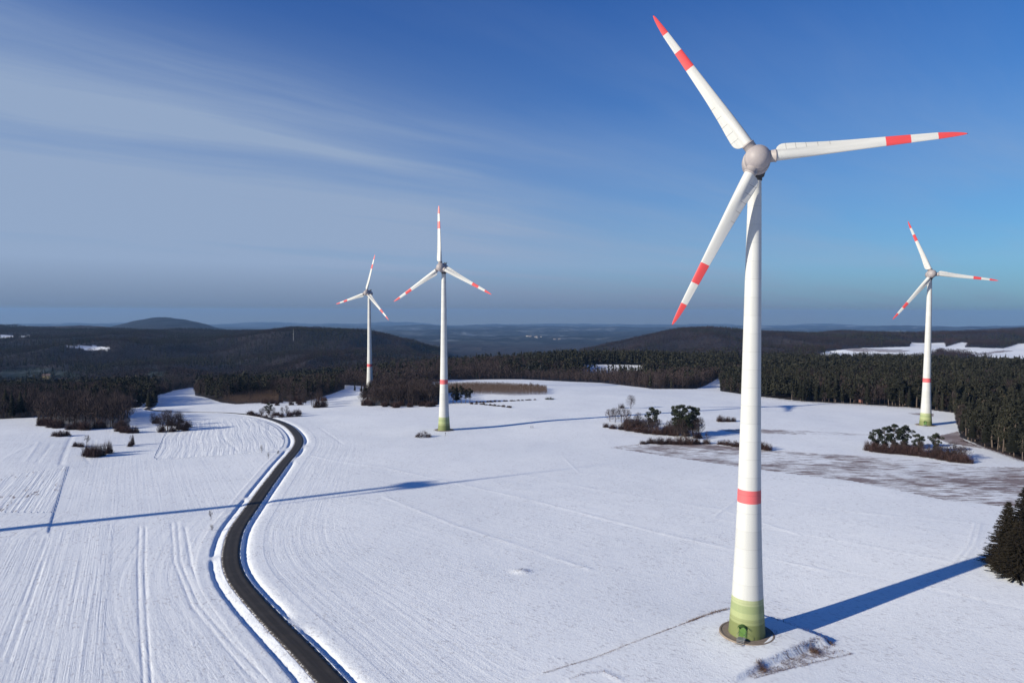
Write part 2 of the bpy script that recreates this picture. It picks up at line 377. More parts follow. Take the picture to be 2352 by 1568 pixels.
def snow_nodes(t, b, with_attr=True):
    geo = N(t, 'ShaderNodeNewGeometry'); pos = geo.outputs['Position']
    fa = N(t, 'ShaderNodeAttribute', attribute_name='row_a'); ax, ay, aamp = sep(t, fa.outputs['Vector'])
    fb = N(t, 'ShaderNodeAttribute', attribute_name='row_b'); bx, by, bamp = sep(t, fb.outputs['Vector'])
    cv = N(t, 'ShaderNodeAttribute', attribute_name='cover'); cfor, cmea_and_shade, csoil = sep(t, cv.outputs['Vector'])
    px, py, pz = sep(t, pos)
    big = noise(t, pos, 0.012, 4, .6)
    mid = noise(t, pos, 0.09, 5, .6)
    snow = mixc(t, ramp(t, big, [(0.35, 0.0), (0.65, 1.0)]), (0.75, 0.775, 0.81), (0.83, 0.85, 0.875))
    # rows: streak noise across / along
    ra = noise(t, comb(t, math_(t, 'MULTIPLY', ax, 1.25), math_(t, 'MULTIPLY', ay, 0.022), 0.3), 1.0, 3, .62)
    ra2 = noise(t, comb(t, math_(t, 'MULTIPLY', ax, 0.16), math_(t, 'MULTIPLY', ay, 0.004), 4.3), 1.0, 2, .5)
    rb = noise(t, comb(t, math_(t, 'MULTIPLY', bx, 0.75), math_(t, 'MULTIPLY', by, 0.02), 9.3), 1.0, 3, .6)
    rows = math_(t, 'ADD', math_(t, 'MULTIPLY', math_(t, 'ADD', ra, math_(t, 'MULTIPLY', ra2, .7)), aamp), math_(t, 'MULTIPLY', rb, bamp))
    grain = noise(t, pos, 1.9, 5, .72)
    # tiny stubble specks poking through, along the rows
    sp = noise(t, comb(t, math_(t, 'MULTIPLY', ax, 1.6), math_(t, 'MULTIPLY', ay, 0.7), 1.3), 1.0, 3, .7)
    spm = math_(t, 'MULTIPLY', ramp(t, sp, [(0.54, 0.0), (0.66, 1.0)]), ramp(t, mid, [(0.34, 0.08), (0.62, 0.55)]))
    snow = mixc(t, spm, snow, (0.32, 0.30, 0.32))
    # soil showing through thin snow
    so = noise(t, comb(t, math_(t, 'MULTIPLY', ax, 0.75), math_(t, 'MULTIPLY', ay, 0.085), 2.0), 1.0, 8, .76)
    so2 = noise(t, pos, 0.035, 4, .6)
    thr = math_(t, 'ADD', math_(t, 'MULTIPLY', so, 1.0), math_(t, 'MULTIPLY', so2, .50))
    thr = math_(t, 'ADD', thr, math_(t, 'MULTIPLY', csoil, 0.42))
    sm = math_(t, 'MULTIPLY', ramp(t, math_(t, 'MULTIPLY', thr, .6), [(0.588, 0.0), (0.632, 0.90)]), math_(t, 'GREATER_THAN', csoil, 0.01))
    sn_out = mixc(t, sm, snow, mixc(t, mid, (0.10, 0.062, 0.058), (0.23, 0.155, 0.14)))
    # woodland floor
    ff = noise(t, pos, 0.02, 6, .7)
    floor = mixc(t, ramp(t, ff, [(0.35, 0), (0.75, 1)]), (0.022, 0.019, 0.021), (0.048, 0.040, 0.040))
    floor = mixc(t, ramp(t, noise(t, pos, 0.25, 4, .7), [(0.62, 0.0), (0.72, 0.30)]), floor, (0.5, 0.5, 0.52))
    # lowland far away: woods, dull fields, small snow fields
    fx = noise(t, comb(t, px, math_(t, 'MULTIPLY', py, 0.55), 0), 0.0011, 7, .62)
    vor = N(t, 'ShaderNodeTexVoronoi'); vor.inputs['Scale'].default_value = 0.0022; t.links.new(pos, vor.inputs['Vector'])
    vcol = sep(t, vor.outputs['Color'])[0]
    plain = mixc(t, ramp(t, fx, [(0.47, 0), (0.60, 1)]), (0.012, 0.015, 0.018), (0.045, 0.050, 0.050))
    plain = mixc(t, math_(t, 'MULTIPLY', ramp(t, vcol, [(0.80, 0.0), (0.86, 0.42)]), ramp(t, fx, [(0.46, 0), (0.56, 1)])), plain, (0.26, 0.28, 0.31))
    plain = mixc(t, ramp(t, math_(t, 'ADD', math_(t, 'MULTIPLY', pz, .002), .6), [(.20, 0.0), (.26, 1.0)]), plain, (0.010, 0.012, 0.014))
    farw = ramp(t, math_(t, 'MULTIPLY', py, 0.0001), [(0.50, 0.0), (0.66, 1.0)])
    mead_and_shade = mixc(t, ramp(t, noise(t, comb(t, math_(t, 'MULTIPLY', px, .05), math_(t, 'MULTIPLY', py, .012), 0), 1.0, 6, .7), [(0.54, 0), (0.70, .6)]), (0.022, 0.030, 0.020), (0.26, 0.28, 0.32))
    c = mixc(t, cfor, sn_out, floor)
    c = mixc(t, cmea_and_shade, c, mead_and_shade)
    c = mixc(t, farw, c, plain)
    t.links.new(c, b.inputs['Base Color'])
    b.inputs['Roughness'].default_value = 0.65; b.inputs['Specular IOR Level'].default_value = 0.15
    hgt = math_(t, 'ADD', math_(t, 'MULTIPLY', rows, 0.36), math_(t, 'MULTIPLY', grain, 0.10))
    hgt = math_(t, 'ADD', hgt, math_(t, 'MULTIPLY', mid, 0.16))
    bn = N(t, 'ShaderNodeBump'); bn.inputs['Strength'].default_value = 1.0; bn.inputs['Distance'].default_value = 1.0
    t.links.new(hgt, bn.inputs['Height']); t.links.new(bn.outputs[0], b.inputs['Normal'])
M_GROUND, _tt, _bb = newmat('snow_ground'); snow_nodes(_tt, _bb)

# ------------------------------------------------------------------ layout (ground positions)
road_px = [(880, 1700), (763, 1568), (699, 1498), (624, 1423), (572, 1366), (543, 1329), (529, 1291), (531, 1254), (542, 1216), (568, 1179), (595, 1141), (622, 1104),
           (650, 1066), (683, 1029), (689, 1009), (677, 990), (655, 973.6), (625, 962.7), (587, 954), (551, 950), (519, 947.6), (462, 946.5), (410, 945.5), (361, 943.5), (333, 939.5), (345, 936)]
road_w = [g(*p) for p in road_px]
road_w = [(-2.0, 92.0)] + road_w + [(road_w[-1][0]-18, road_w[-1][1]+45), (road_w[-1][0]-80, road_w[-1][1]+110)]
ROAD = resample(chaikin(road_w, 3), 1.0)
ROADC = resample(ROAD, 4.0)
RT = [tuple(p) for p in ROADC]
pad_px = [(1251, 1546), (1374, 1509), (1442, 1481), (1583, 1429), (1640, 1410), (1674, 1404), (1720, 1412), (1765, 1426), (1830, 1450), (1873, 1466), (1904, 1479), (1868, 1487), (1760, 1527), (1692, 1562), (1560, 1600), (1400, 1640), (1100, 1600)]
PAD = [g(*p) for p in pad_px]
TRI = [g(*p) for p in [(1873, 1476), (1957, 1500), (1732, 1556), (1696, 1560), (1760, 1525)]]
# thin lines in the snow (wheel tracks, field borders): points, width, height
TR = [([(690, 1040), (770, 1058), (882, 1072.6), (1222, 1148), (1526, 1226), (1682, 1261), (1900, 1310)], .8, .22),
      ([(1132, 1077), (1415, 1132), (1653, 1169), (1838, 1228)], .7, .20),
      ([(1639, 1189), (1838, 1222), (2194, 1292)], .8, .25),
      ([(882, 1140), (1046, 1206), (1354, 1306)], .9, .2),
      ([(1526, 1226), (1640, 1187), (1690, 1150)], .6, .2),
      ([(1759, 1277), (2032, 1331), (2352, 1400)], .7, -.15),
      ([(1780, 1147), (1990, 1178), (2260, 1202)], .6, .2),
      ([(2190, 1295), (2225, 1250), (2240, 1200)], .7, .18), ([(2205, 1298), (2240, 1250), (2252, 1200)], .7, .18),
      ([(1700, 1130), (1330, 1085), (1290, 1045)], .5, .12),
      ([(800, 1065), (960, 1050), (1210, 1048), (1300, 1040)], .6, -.14),
      
      ([(0, 1094), (156, 1070), (215, 1064), (420, 1050), (560, 1045), (640, 1040)], .6, -.25),
      ([(0, 1238), (109, 1227)], 1.0, .4), ([(109, 1227), (270, 1196), (490, 1180), (560, 1150)], .8, .10),
      ([(320, 1210), (317, 1300), (320, 1420), (330, 1568)], .4, -.2), ([(334, 1210), (332, 1300), (337, 1420), (348, 1568)], .4, -.2),
      ([(394, 1200), (400, 1290), (440, 1390), (520, 1490), (590, 1568)], .45, -.28), ([(408, 1200), (414, 1290), (458, 1390), (545, 1490), (625, 1568)], .45, -.28),
      ([(425, 1210), (440, 1300), (500, 1400), (600, 1500), (680, 1568)], .6, -.2),
      ([(0, 1520), (50, 1390), (88, 1284), (110, 1235)], .6, -.25), ([(20, 1520), (66, 1390), (100, 1290)], .6, -.2),
      ([(508, 978), (513, 1005), (548, 1036)], 1.0, -.4), ([(570, 957), (610, 985), (670, 1018)], .8, .18),
      ([(735, 983), (760, 1000), (786, 1019)], .7, -.3), ([(166, 1001), (150, 1035), (139, 1066)], 1.2, -.6), ([(218, 1010), (212, 1040), (192, 1044), (206, 1064)], .8, -.35),
      ([(0, 1058), (45, 1033), (75, 1020)], .9, .3), ([(58, 1060), (90, 1015)], .7, .2), ([(84, 1063), (118, 1020)], .7, -.2), ([(640, 1050), (655, 1062), (660, 1075)], .7, .25),
      ([(1180, 889), (1300, 888), (1450, 886)], 1.4, -.7), ([(1272, 911), (1450, 914), (1704, 912)], 1.4, -.8),
      ([(1309, 1566), (1350, 1551), (1386, 1547), (1425, 1566)], 1.0, .4)]
TRACKS = [([g(*p) for p in L], w, h) for L, w, h in TR]
HEAP = g(1197, 1312)

def road_profile(s, arc):
    """height offset at signed offset s (+right), arc length along the road"""
    xs = [-9.4, -7.6, -5.9, -5.5, -5.0, -4.6, -4.1, -3.4, -2.62, -2.45, 2.45, 2.62, 2.9, 3.5, 4.0, 4.6, 5.2, 6.4, 9.4]
    zs = [0, 0.0, .0, -.10, -.50, -.54, -.30, -.10, .04, .0, .0, .04, -.15, -.66, -.66, -.26, -.12, 0, 0]
    p = np.interp(s, xs, zs)
    return p
def corridor_amp(arc, s):
    a = np.ones_like(arc)
    for c, w, sd in CROSS:
        a = a*np.where((s*sd) > 2.6, 1-0.92*np.exp(-((arc-c)/w)**2), 1)
    far = sstep(560, 470, arc*0+arc) if False else 1
    return a*far
def arc_at(px, py):
    q = g(px, py); return float(polydist(np.array([q[0]]), np.array([q[1]]), RT)[2][0])
CROSS = [(arc_at(528, 1276), 2.2, -1), (arc_at(660, 1055), 9, 1), (arc_at(640, 1440), 6, 1), (arc_at(597, 1142), 2, -1), (arc_at(680, 1030), 6, -1), (arc_at(690, 1025), 10, 1)]

def detail(x, y):
    """small relief: pad, ditches, tracks"""
    z = np.zeros(x.shape)
    m = (y > 60) & (y < 620) & (np.abs(x) < 480)
    xs, ys = x[m], y[m]
    dz = np.zeros(xs.shape)
    d, s, arc = polydist(xs, ys, RT)
    low = -1.5*(1-sstep(6.6, 8.4, d))
    dz += low
    # pad, raised a little towards the right edge
    k = (xs > -20) & (xs < 110) & (ys < 200)
    if k.any():
        pd, _, _ = polydist(xs[k], ys[k], PAD, True)
        ins = inpoly(xs[k], ys[k], PAD)
        sdist = np.where(ins, pd, -pd)
        hgt = 0.45+0.95*sstep(35, 62, xs[k])
        dz[k] += hgt*sstep(-0.5, 0.6, sdist)
        hd = np.hypot(xs[k]-HEAP[0], ys[k]-HEAP[1])
    for L, w, h in TRACKS:
        a = np.array(L); k = (xs > a[:, 0].min()-3) & (xs < a[:, 0].max()+3) & (ys > a[:, 1].min()-3) & (ys < a[:, 1].max()+3)
        if not k.any(): continue
        d2, _, _ = polydist(xs[k], ys[k], L)
        ww = w*.62*(1+ys[k]/900)
        dz[k] += h*np.where(np.abs(h) > .24, .30, .55)*np.exp(-(d2/ww)**2)*(0.55+0.6*vnoise(xs[k]/5, ys[k]/5, 5))
    for P, hh in ((F4, .26), (F1, .09)):      # ploughed plots stand a little above their neighbours
        k = (xs < -60) & (ys < 330)
        pd, _, _ = polydist(xs[k], ys[k], P, True); ins = inpoly(xs[k], ys[k], P)
        dz[k] += hh*sstep(-.35, .35, np.where(ins, pd, -pd))
    hd = np.hypot(xs-HEAP[0], (ys-HEAP[1])*1.5)
    dz += 0.5*np.exp(-(hd/2.2)**2)
    z[m] = dz
    return z

F1 = [g(*p) for p in [(0, 1240), (109, 1228), (262, 1200), (259, 1224), (240, 1404), (232, 1568)]]+[(-150, 40), (-260, 150), (-230, 250)]
F4 = [g(*p) for p in [(0, 1094), (156, 1071), (109, 1224), (0, 1237)]]+[(-300, 200), (-300, 300)]
F5 = [g(*p) for p in [(362, 1055), (355, 1050), (383, 990), (480, 962), (560, 958), (620, 972), (655, 1000), (650, 1030), (560, 1042)]]
BARE = [g(*p) for p in [(1405, 1028), (1500, 1018), (1600, 1018), (1780, 1034), (2000, 1047), (2230, 1070), (2352, 1072), (2420, 1078), (2420, 1168), (2270, 1160), (2180, 1150), (1960, 1105), (1780, 1083), (1560, 1052)]]
SOILS = [(BARE, .62), (F4, .36), (TRI, .34),
         ([g(*p) for p in [(1640, 986), (1740, 984), (1900, 991), (2005, 997), (2005, 1000), (1850, 997), (1700, 995)]], .6),
         ([g(*p) for p in [(2140, 1003), (2200, 990), (2215, 1010), (2260, 1030), (2180, 1018)]], .8),
         ([g(*p) for p in [(2080, 948), (2146, 949), (2146, 957), (2100, 952)]], .6),
         ([g(*p) for p in [(1540, 1012), (1740, 1022), (1780, 1030), (1760, 1036), (1500, 1020)]], .7)]
FIELD_SNOW_FAR = [  # photo-space outlines of open ground on the far slopes, with depth range
    ([(0, 769), (32, 770), (30, 774), (0, 776)], 2200, 5200), ([(42, 772), (70, 770), (72, 774), (44, 775)], 2200, 5200),
    ([(150, 796), (180, 794), (215, 794), (252, 798), (245, 803), (200, 805), (190, 800)], 1500, 4000),
        ([(1884, 812), (1900, 807), (1947, 801), (1985, 799), (2089, 796), (2092, 788), (2171, 787), (2171, 797), (2207, 786), (2223, 787), (2215, 797), (2305, 800), (2338, 790), (2400, 788), (2400, 832), (2321, 826), (2269, 819), (2242, 818), (2223, 811), (2157, 806), (2141, 811), (2119, 818), (1884, 818)], 1250, 2900),
]
MEADOW_AND_SHADE_FAR = [([(338, 850), (350, 845), (402, 848), (396, 858), (370, 868), (342, 866)], 1150, 2400), ([(0, 848), (60, 842), (140, 848), (200, 863), (190, 876), (0, 882)], 1150, 2300), ([(335, 868), (400, 866), (420, 876), (330, 880)], 1000, 2000)]  # first outline: snow lying in shade, its shade painted with the dark meadow colour
CLEAR = [[WD(1340, 960), WD(1475, 950), WD(1480, 1050), WD(1340, 1075)], [WD(1180, 1035), WD(1252, 1035), WD(1252, 1110), WD(1180, 1110)]]
FR = [g(1655, 898), g(1720, 908), g(1850, 922), g(1977, 928), g(2100, 936), g(2192, 948), g(2206, 1004), g(2270, 1030), g(2352, 1058), (300, 285), (900, 330), WD(2900, 1180), WD(2352, 1150), WD(2200, 1180), WD(2000, 1170), WD(1700, 1180), WD(1655, 900)]
FC = [g(1035, 872), g(1190, 871), g(1380, 879), g(1500, 893), g(1600, 893), WD(1604, 720), WD(1655, 900), WD(1700, 1230), WD(1000, 1290), WD(790, 1290), WD(780, 900), WD(850, 760), WD(905, 735)]
FL = [g(-140, 966), g(0, 962), g(75, 958), g(140, 945), g(273, 937), g(364, 934), g(361, 908), g(396, 897), g(448, 886), g(448, 908), g(508, 924), g(541, 928), g(640, 922), g(700, 922), g(760, 905), WD(790, 760), WD(790, 1290), WD(-300, 1290), WD(-300, 620)]
G3 = [g(*p) for p in [(85, 972), (150, 982), (200, 984), (290, 982), (300, 965), (285, 945), (150, 938), (85, 950)]]
G2 = [g(*p) for p in [(832, 926), (860, 931), (930, 933), (1005, 930), (1015, 915), (960, 903), (850, 903)]]
SAPL1 = [g(*p) for p in [(512, 921), (545, 929), (640, 926), (640, 905), (560, 905)]]
SAPL2 = [g(*p) for p in [(1000, 886), (1085, 884), (1160, 886), (1255, 893), (1257, 906), (1180, 908), (1085, 905), (1000, 905)]]
HEDGES = [[g(*p) for p in [(1085, 928), (1110, 929), (1175, 936), (1178, 940), (1090, 933)]], [g(*p) for p in [(1085, 926), (1150, 922), (1235, 918), (1240, 920), (1170, 925), (1090, 931)]]]

def cover(x, y, z):
    n = len(x); c = np.zeros((n, 3), np.float32)
    a = np.divide(x, np.maximum(y, 1))
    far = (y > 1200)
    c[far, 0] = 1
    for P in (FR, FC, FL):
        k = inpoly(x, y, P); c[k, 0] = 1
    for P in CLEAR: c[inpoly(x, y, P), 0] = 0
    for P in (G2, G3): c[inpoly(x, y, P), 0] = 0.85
    k = (y > 900) & (y < 5300) & (np.abs(a) < .85)
    idx = np.where(k)[0]; u, v = project(x[idx], y[idx], z[idx])
    for P, d0, d1 in FIELD_SNOW_FAR:
        q = idx[inpoly(u, v, P) & (y[idx] > d0) & (y[idx] < d1)]; c[q, 0] = 0
    for P, d0, d1 in MEADOW_AND_SHADE_FAR:
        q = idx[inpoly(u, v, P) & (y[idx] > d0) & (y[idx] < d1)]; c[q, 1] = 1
    q = idx[inpoly(u, v, [(1930, 800), (1965, 799), (2096, 804), (2075, 809), (1960, 808)]) & (y[idx] > 1250) & (y[idx] < 2900)]; c[q, 2] = .75
    q = idx[inpoly(u, v, [(2225, 814), (2305, 804), (2330, 806), (2270, 813)]) & (y[idx] > 1250) & (y[idx] < 2900)]; c[q, 2] = .75
    for L, w_ in ((PAD[:5], .55), (PAD[4:6], .7), (PAD[7:11], .5)):
        k = (y > 90) & (y < 190) & (x > -10) & (x < 100); dl, _, _ = polydist(x[k], y[k], L); c[k, 2] = np.maximum(c[k, 2], w_*(dl < .55))
    for P, w in SOILS:
        k = inpoly(x, y, P) & (y < 700); c[k, 2] = w
    return c
def rows(x, y):
    n = len(x); A = np.zeros((n, 3), np.float32); B = np.zeros((n, 3), np.float32)
    def dirn(d, k, amp):
        d = np.array(d, float); d /= np.hypot(*d)
        A[k, 0] = x[k]*d[1]-y[k]*d[0]; A[k, 1] = x[k]*d[0]+y[k]*d[1]; A[k, 2] = amp if np.isscalar(amp) else amp[k]
    allk = np.ones(n, bool)
    rd, side, arc = polydist(x, y, RT)
    nearf = (y > 40) & (y < 560)
    right = side > 0
    dirn((.77, -.64), allk, 0.20)
    fade = 1-sstep(380, 560, y)
    rough = sstep(150, 215, y)               # rows fade into plain stubble in the foreground
    A[:, 2] *= (0.15+0.85*fade)*(0.45+0.55*rough)
    left = nearf & ~right & (x < 0)
    dirn((-.56, 1), left, 0.20)
    dirn((-.437, 1), inpoly(x, y, F5), 1.0)
    dirn((-.52, 1), inpoly(x, y, F4), .9)
    k5 = inpoly(x, y, F5); A[k5, 0] = A[k5, 0]*.40+.22*np.sin(A[k5, 1]/11)
    k4 = inpoly(x, y, F4); A[k4, 0] *= .62
    k1 = inpoly(x, y, F1); dirn((-.56, 1), k1, .40)
    dirn((1, -.06), inpoly(x, y, BARE), .30)
    k2 = left & ~k1 & (y < 232) & (rd < 90)
    A[k2, 2] = 0.10
    B[:, 0] = rd; B[:, 1] = arc
    bl = np.where(right, .32*sstep(8, 10, rd)*(1-sstep(20, 48, rd)), .12*sstep(8, 10, rd)*(1-sstep(20, 40, rd)))
    bl = np.where(k2, 0.30*sstep(8, 11, rd), bl)
    B[:, 2] = bl*nearf*(1-sstep(330, 460, y))
    k = (side > 0) & (rd < 30); A[k, 2] *= sstep(12, 30, rd[k])
    inpad = inpoly(x, y, PAD); A[inpad, 2] = 0.03; B[inpad, 2] = 0
    tri = inpoly(x, y, TRI); A[tri, 2] = .12
    far = (y < 30) | (y > 620); A[far, 2] = 0; B[far, 2] = 0
    return A, B
def add_attr(me, name, arr, typ='FLOAT_VECTOR'):
    at = me.attributes.new(name, typ, 'POINT')
    at.data.foreach_set('vector' if typ == 'FLOAT_VECTOR' else 'value', np.ascontiguousarray(arr, np.float32).ravel())

# ------------------------------------------------------------------ ground sheet
th = np.r_[np.radians(np.arange(-180, -44, 2.5)), np.radians(np.arange(-42, 42.001, .072)), np.radians(np.arange(44.5, 180, 2.5))]
rr = np.r_[np.linspace(0.5, 70, 14, endpoint=False), np.exp(np.arange(math.log(70), math.log(900), .0046)), np.exp(np.arange(math.log(900), math.log(31500), .0075))]
TH, RR = np.meshgrid(th, rr)
gx = (RR*np.sin(TH)).ravel(); gy = (RR*np.cos(TH)).ravel()
gz0 = H(gx, gy); gz = gz0+detail(gx, gy)
nr, nc = TH.shape
ii = np.arange(nr-1)[:, None]*nc; jj = np.arange(nc)[None]; j2 = (jj+1) % nc
Fq = np.stack([(ii+jj), (ii+j2), (ii+nc+j2), (ii+nc+jj)], -1).reshape(-1, 4)[:, ::-1]
me = mesh_np('snow_ground', np.stack([gx, gy, gz], 1), [Fq, np.array([[k, (k+1) % nc, (k+2) % nc] for k in range(0)], np.int32).reshape(-1, 3)], [M_GROUND], None, True)
RA, RB = rows(gx, gy)
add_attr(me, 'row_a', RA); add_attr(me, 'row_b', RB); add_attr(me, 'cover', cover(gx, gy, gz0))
tag(link('snow_ground', me), kind='structure')

# ------------------------------------------------------------------ road and its verges
def strip(path, offs, zfun):
    P = np.array(path); T = np.gradient(P, axis=0); T /= np.hypot(T[:, 0], T[:, 1])[:, None]
    Nn = np.stack([T[:, 1], -T[:, 0]], 1)           # right
    o = np.array(offs); m = len(o); n = len(P)
    X = P[:, None, 0]+Nn[:, None, 0]*o[None]; Y = P[:, None, 1]+Nn[:, None, 1]*o[None]
    s = np.r_[0, np.cumsum(np.hypot(*np.diff(P, axis=0).T))]
    Z = zfun(X, Y, np.broadcast_to(o[None], X.shape), np.broadcast_to(s[:, None], X.shape))
    a = np.arange(n-1)[:, None]*m; b = np.arange(m-1)[None]
    F = np.stack([a+b, a+b+1, a+m+b+1, a+m+b], -1).reshape(-1, 4)
    return X.ravel(), Y.ravel(), Z.ravel(), F
def vz(X, Y, o, s):
    z = H(X, Y)
    jag = (vnoise(s*.8, o*0+o, 9)-.5)
    p = road_profile(o+jag*.25*(np.abs(o) > 3), s)
    amp = corridor_amp(s, o)
    z = z+p*amp*(1-0.5*sstep(300, 420, s))+0.02
    z = z+0.07*(vnoise(X*1.1, Y*1.1, 13)-.5)*(np.abs(o) > 2.6)*(np.abs(o) < 7.6)+detail(X, Y)*0
    z = z+0.16*(vnoise(X*2.3, Y*2.3, 14)-.45)*(np.abs(o) > 2.4)*(np.abs(o) < 3.4)
    z = np.where(np.abs(o) > 9.2, z-.12, z)
    z = np.where(np.abs(o) < 2.3, H(X, Y)-.25, z)
    return z
offs = [-9.4, -9.0, -8.2, -7.4, -7.0, -6.7, -6.4, -6.1, -5.8, -5.5, -5.1, -4.7, -4.3, -3.9, -3.5, -3.1, -2.8, -2.62, -2.45, -2.25, 2.25, 2.45, 2.62, 2.8, 3.1, 3.5, 3.9, 4.4, 4.8, 5.3, 5.7, 6.1, 6.5, 6.9, 7.3, 7.8, 8.4, 9.0, 9.4]
X, Y, Z, F = strip(ROAD, offs, vz)
me = mesh_np('road_verge', np.stack([X, Y, Z], 1), F, [M_GROUND], None, True)
A, B = rows(X, Y); _f = sstep(7.0, 8.6, polydist(X, Y, RT)[0]); A[:, 2] *= _f; B[:, 2] *= _f
cv_ = np.zeros((len(X), 3), np.float32)
q = g(660, 1440); cv_[:, 2] = .55*np.exp(-(((X-q[0])**2+(Y-q[1])**2)/30.0))+.22*np.exp(-((np.abs(polydist(X, Y, RT)[0])-2.9)/.35)**2)
add_attr(me, 'row_a', A); add_attr(me, 'row_b', B); add_attr(me, 'cover', cv_)
tag(link('road_verge', me), kind='structure')
m, t, b = newmat('wet_asphalt')
at = N(t, 'ShaderNodeAttribute', attribute_name='roadco'); ax, ay, _ = sep(t, at.outputs['Vector'])
geo = N(t, 'ShaderNodeNewGeometry')
f1 = noise(t, geo.outputs['Position'], .35, 5, .6); f2 = noise(t, comb(t, math_(t, 'MULTIPLY', ax, 1.3), math_(t, 'MULTIPLY', ay, .03), 0), 1.0, 4, .6)
f3 = noise(t, geo.outputs['Position'], 9, 4, .7)
col = mixc(t, ramp(t, f2, [(.35, 0), (.65, 1)]), (0.018, 0.017, 0.017), (0.034, 0.030, 0.029))
col = mixc(t, ramp(t, f1, [(.5, 0), (.7, .5)]), col, (0.048, 0.042, 0.037)); col = mixc(t, .25, col, mixc(t, f3, (.02, .02, .02), (.1, .09, .08)))
eg = ramp(t, math_(t, 'ABSOLUTE', ax), [(0.0, 0), (1.0, 0)])
edge = math_(t, 'MULTIPLY', math_(t, 'SUBTRACT', math_(t, 'ABSOLUTE', ax), 2.05, clamp=True), 1.4)
lane = ramp(t, math_(t, 'ABSOLUTE', math_(t, 'SUBTRACT', math_(t, 'ABSOLUTE', ax), 1.05)), [(0.15, .45), (0.6, 0.0)])
col = mixc(t, math_(t, 'MULTIPLY', lane, ramp(t, f1, [(.35, .3), (.65, 1.0)])), col, (0.075, 0.066, 0.06))
col = mixc(t, math_(t, 'MULTIPLY', edge, f1, clamp=True), col, (0.22, 0.18, 0.155))
f4 = noise(t, geo.outputs['Position'], 1.4, 5, .7)
slush = math_(t, 'MULTIPLY', math_(t, 'SUBTRACT', math_(t, 'ABSOLUTE', ax), 1.95, clamp=True), 4.0, clamp=True)
col = mixc(t, math_(t, 'MULTIPLY', slush, ramp(t, f4, [(.50, 0), (.58, .8)])), col, (0.55, 0.55, 0.58))
t.links.new(col, b.inputs['Base Color']); b.inputs['Roughness'].default_value = .7
bn = N(t, 'ShaderNodeBump'); bn.inputs['Distance'].default_value = .02; t.links.new(f3, bn.inputs['Height']); t.links.new(bn.outputs[0], b.inputs['Normal'])
X, Y, Z, F = strip(ROAD, [-2.5, -2.46, -1.6, -.6, 0, .6, 1.6, 2.46, 2.5], lambda X, Y, o, s: H(X, Y)+.10-.012*o*o*.6+np.where(np.abs(o) > 2.48, -.35, 0)+.02)
me = mesh_np('road', np.stack([X, Y, Z], 1), F, [m], None, True)
dd, ss, ar = polydist(X, Y, RT); add_attr(me, 'roadco', np.stack([dd*ss, ar, 0*ar], 1))
tag(link('road', me), kind='structure')

def gz_at(x, y):
    X = np.array([x], float); Y = np.array([y], float)
    return float((H(X, Y)+detail(X, Y))[0])
# ------------------------------------------------------------------ wind turbines
HUBH, RB_, OVER, TILT = 98.0, 37.1, 4.6, math.radians(4)
def tower_mat():
    m, t, b = newmat('painted_tower'); tcn = N(t, 'ShaderNodeTexCoord'); x, y, z = sep(t, tcn.outputs['Object'])
    z01 = math_(t, 'DIVIDE', z, 100.0)
    wh = (0.47, 0.475, 0.47)
    c = ramp(t, z01, [(0, (.150, .175, .070)), (.0275, (.235, .265, .125)), (.0405, (.300, .340, .170)), (.0510, (.245, .290, .145)), (.0665, (.330, .365, .205)),
                      (.0790, wh), (.2790, (.55, .11, .12)), (.3060, wh)], 'CONSTANT')
    seg = math_(t, 'DIVIDE', z, 3.72); fl = math_(t, 'FLOOR', seg); fr = math_(t, 'FRACT', seg)
    tone = noise(t, comb(t, fl, 3.3, 0), 7.31, 0)
    streak = noise(t, comb(t, math_(t, 'MULTIPLY', x, 1.6), math_(t, 'MULTIPLY', y, 1.6), math_(t, 'MULTIPLY', z, .05)), 1.0, 5, .65)
    k = math_(t, 'ADD', math_(t, 'MULTIPLY', tone, .20), math_(t, 'MULTIPLY', streak, .16))
    k = math_(t, 'ADD', k, .82)
    line = math_(t, 'LESS_THAN', fr, .03)
    k = math_(t, 'MULTIPLY', k, math_(t, 'SUBTRACT', 1.0, math_(t, 'MULTIPLY', line, .18)))
    c = mixc(t, 1.0, c, comb(t, k, k, k), 'MULTIPLY')
    t.links.new(c, b.inputs['Base Color']); b.inputs['Roughness'].default_value = .6; b.inputs['Specular IOR Level'].default_value = .25
    return m
def blade_mat():
    m, t, b = newmat('painted_blade'); tcn = N(t, 'ShaderNodeTexCoord'); x, y, z = sep(t, tcn.outputs['Object'])
    zz = math_(t, 'DIVIDE', z, RB_)
    wh = (0.52, 0.52, 0.51); rd = (.60, .065, .07)
    c = ramp(t, zz, [(0, wh), (.622, rd), (.740, wh), (.865, rd), (.994, (.03, .02, .02))], 'CONSTANT')
    ln = 0.0
    for s in (5.4, 7.2, 9.1, 11.2, 13.4):
        a = math_(t, 'LESS_THAN', math_(t, 'ABSOLUTE', math_(t, 'SUBTRACT', z, s)), .055)
        ln = math_(t, 'ADD', ln, a)
    ln = math_(t, 'MULTIPLY', ln, math_(t, 'GREATER_THAN', x, .95))
    dirt = noise(t, comb(t, math_(t, 'MULTIPLY', x, 1.5), y, math_(t, 'MULTIPLY', z, .12)), 1.0, 5, .6)
    c = mixc(t, 1.0, c, ramp(t, dirt, [(.3, .84), (.7, 1.0)]), 'MULTIPLY')
    c = mixc(t, math_(t, 'MULTIPLY', ln, .6), c, (.10, .10, .10))
    t.links.new(c, b.inputs['Base Color']); b.inputs['Roughness'].default_value = .42; b.inputs['Specular IOR Level'].default_value = .35
    return m
M_TOWER = tower_mat(); M_BLADE = blade_mat()
M_HUB = simple('hub_shell', (.30, .27, .275), .5, .3, .08, .6)
M_COLLAR = simple('collar', (.32, .29, .29), .5, .3, .06, 1)
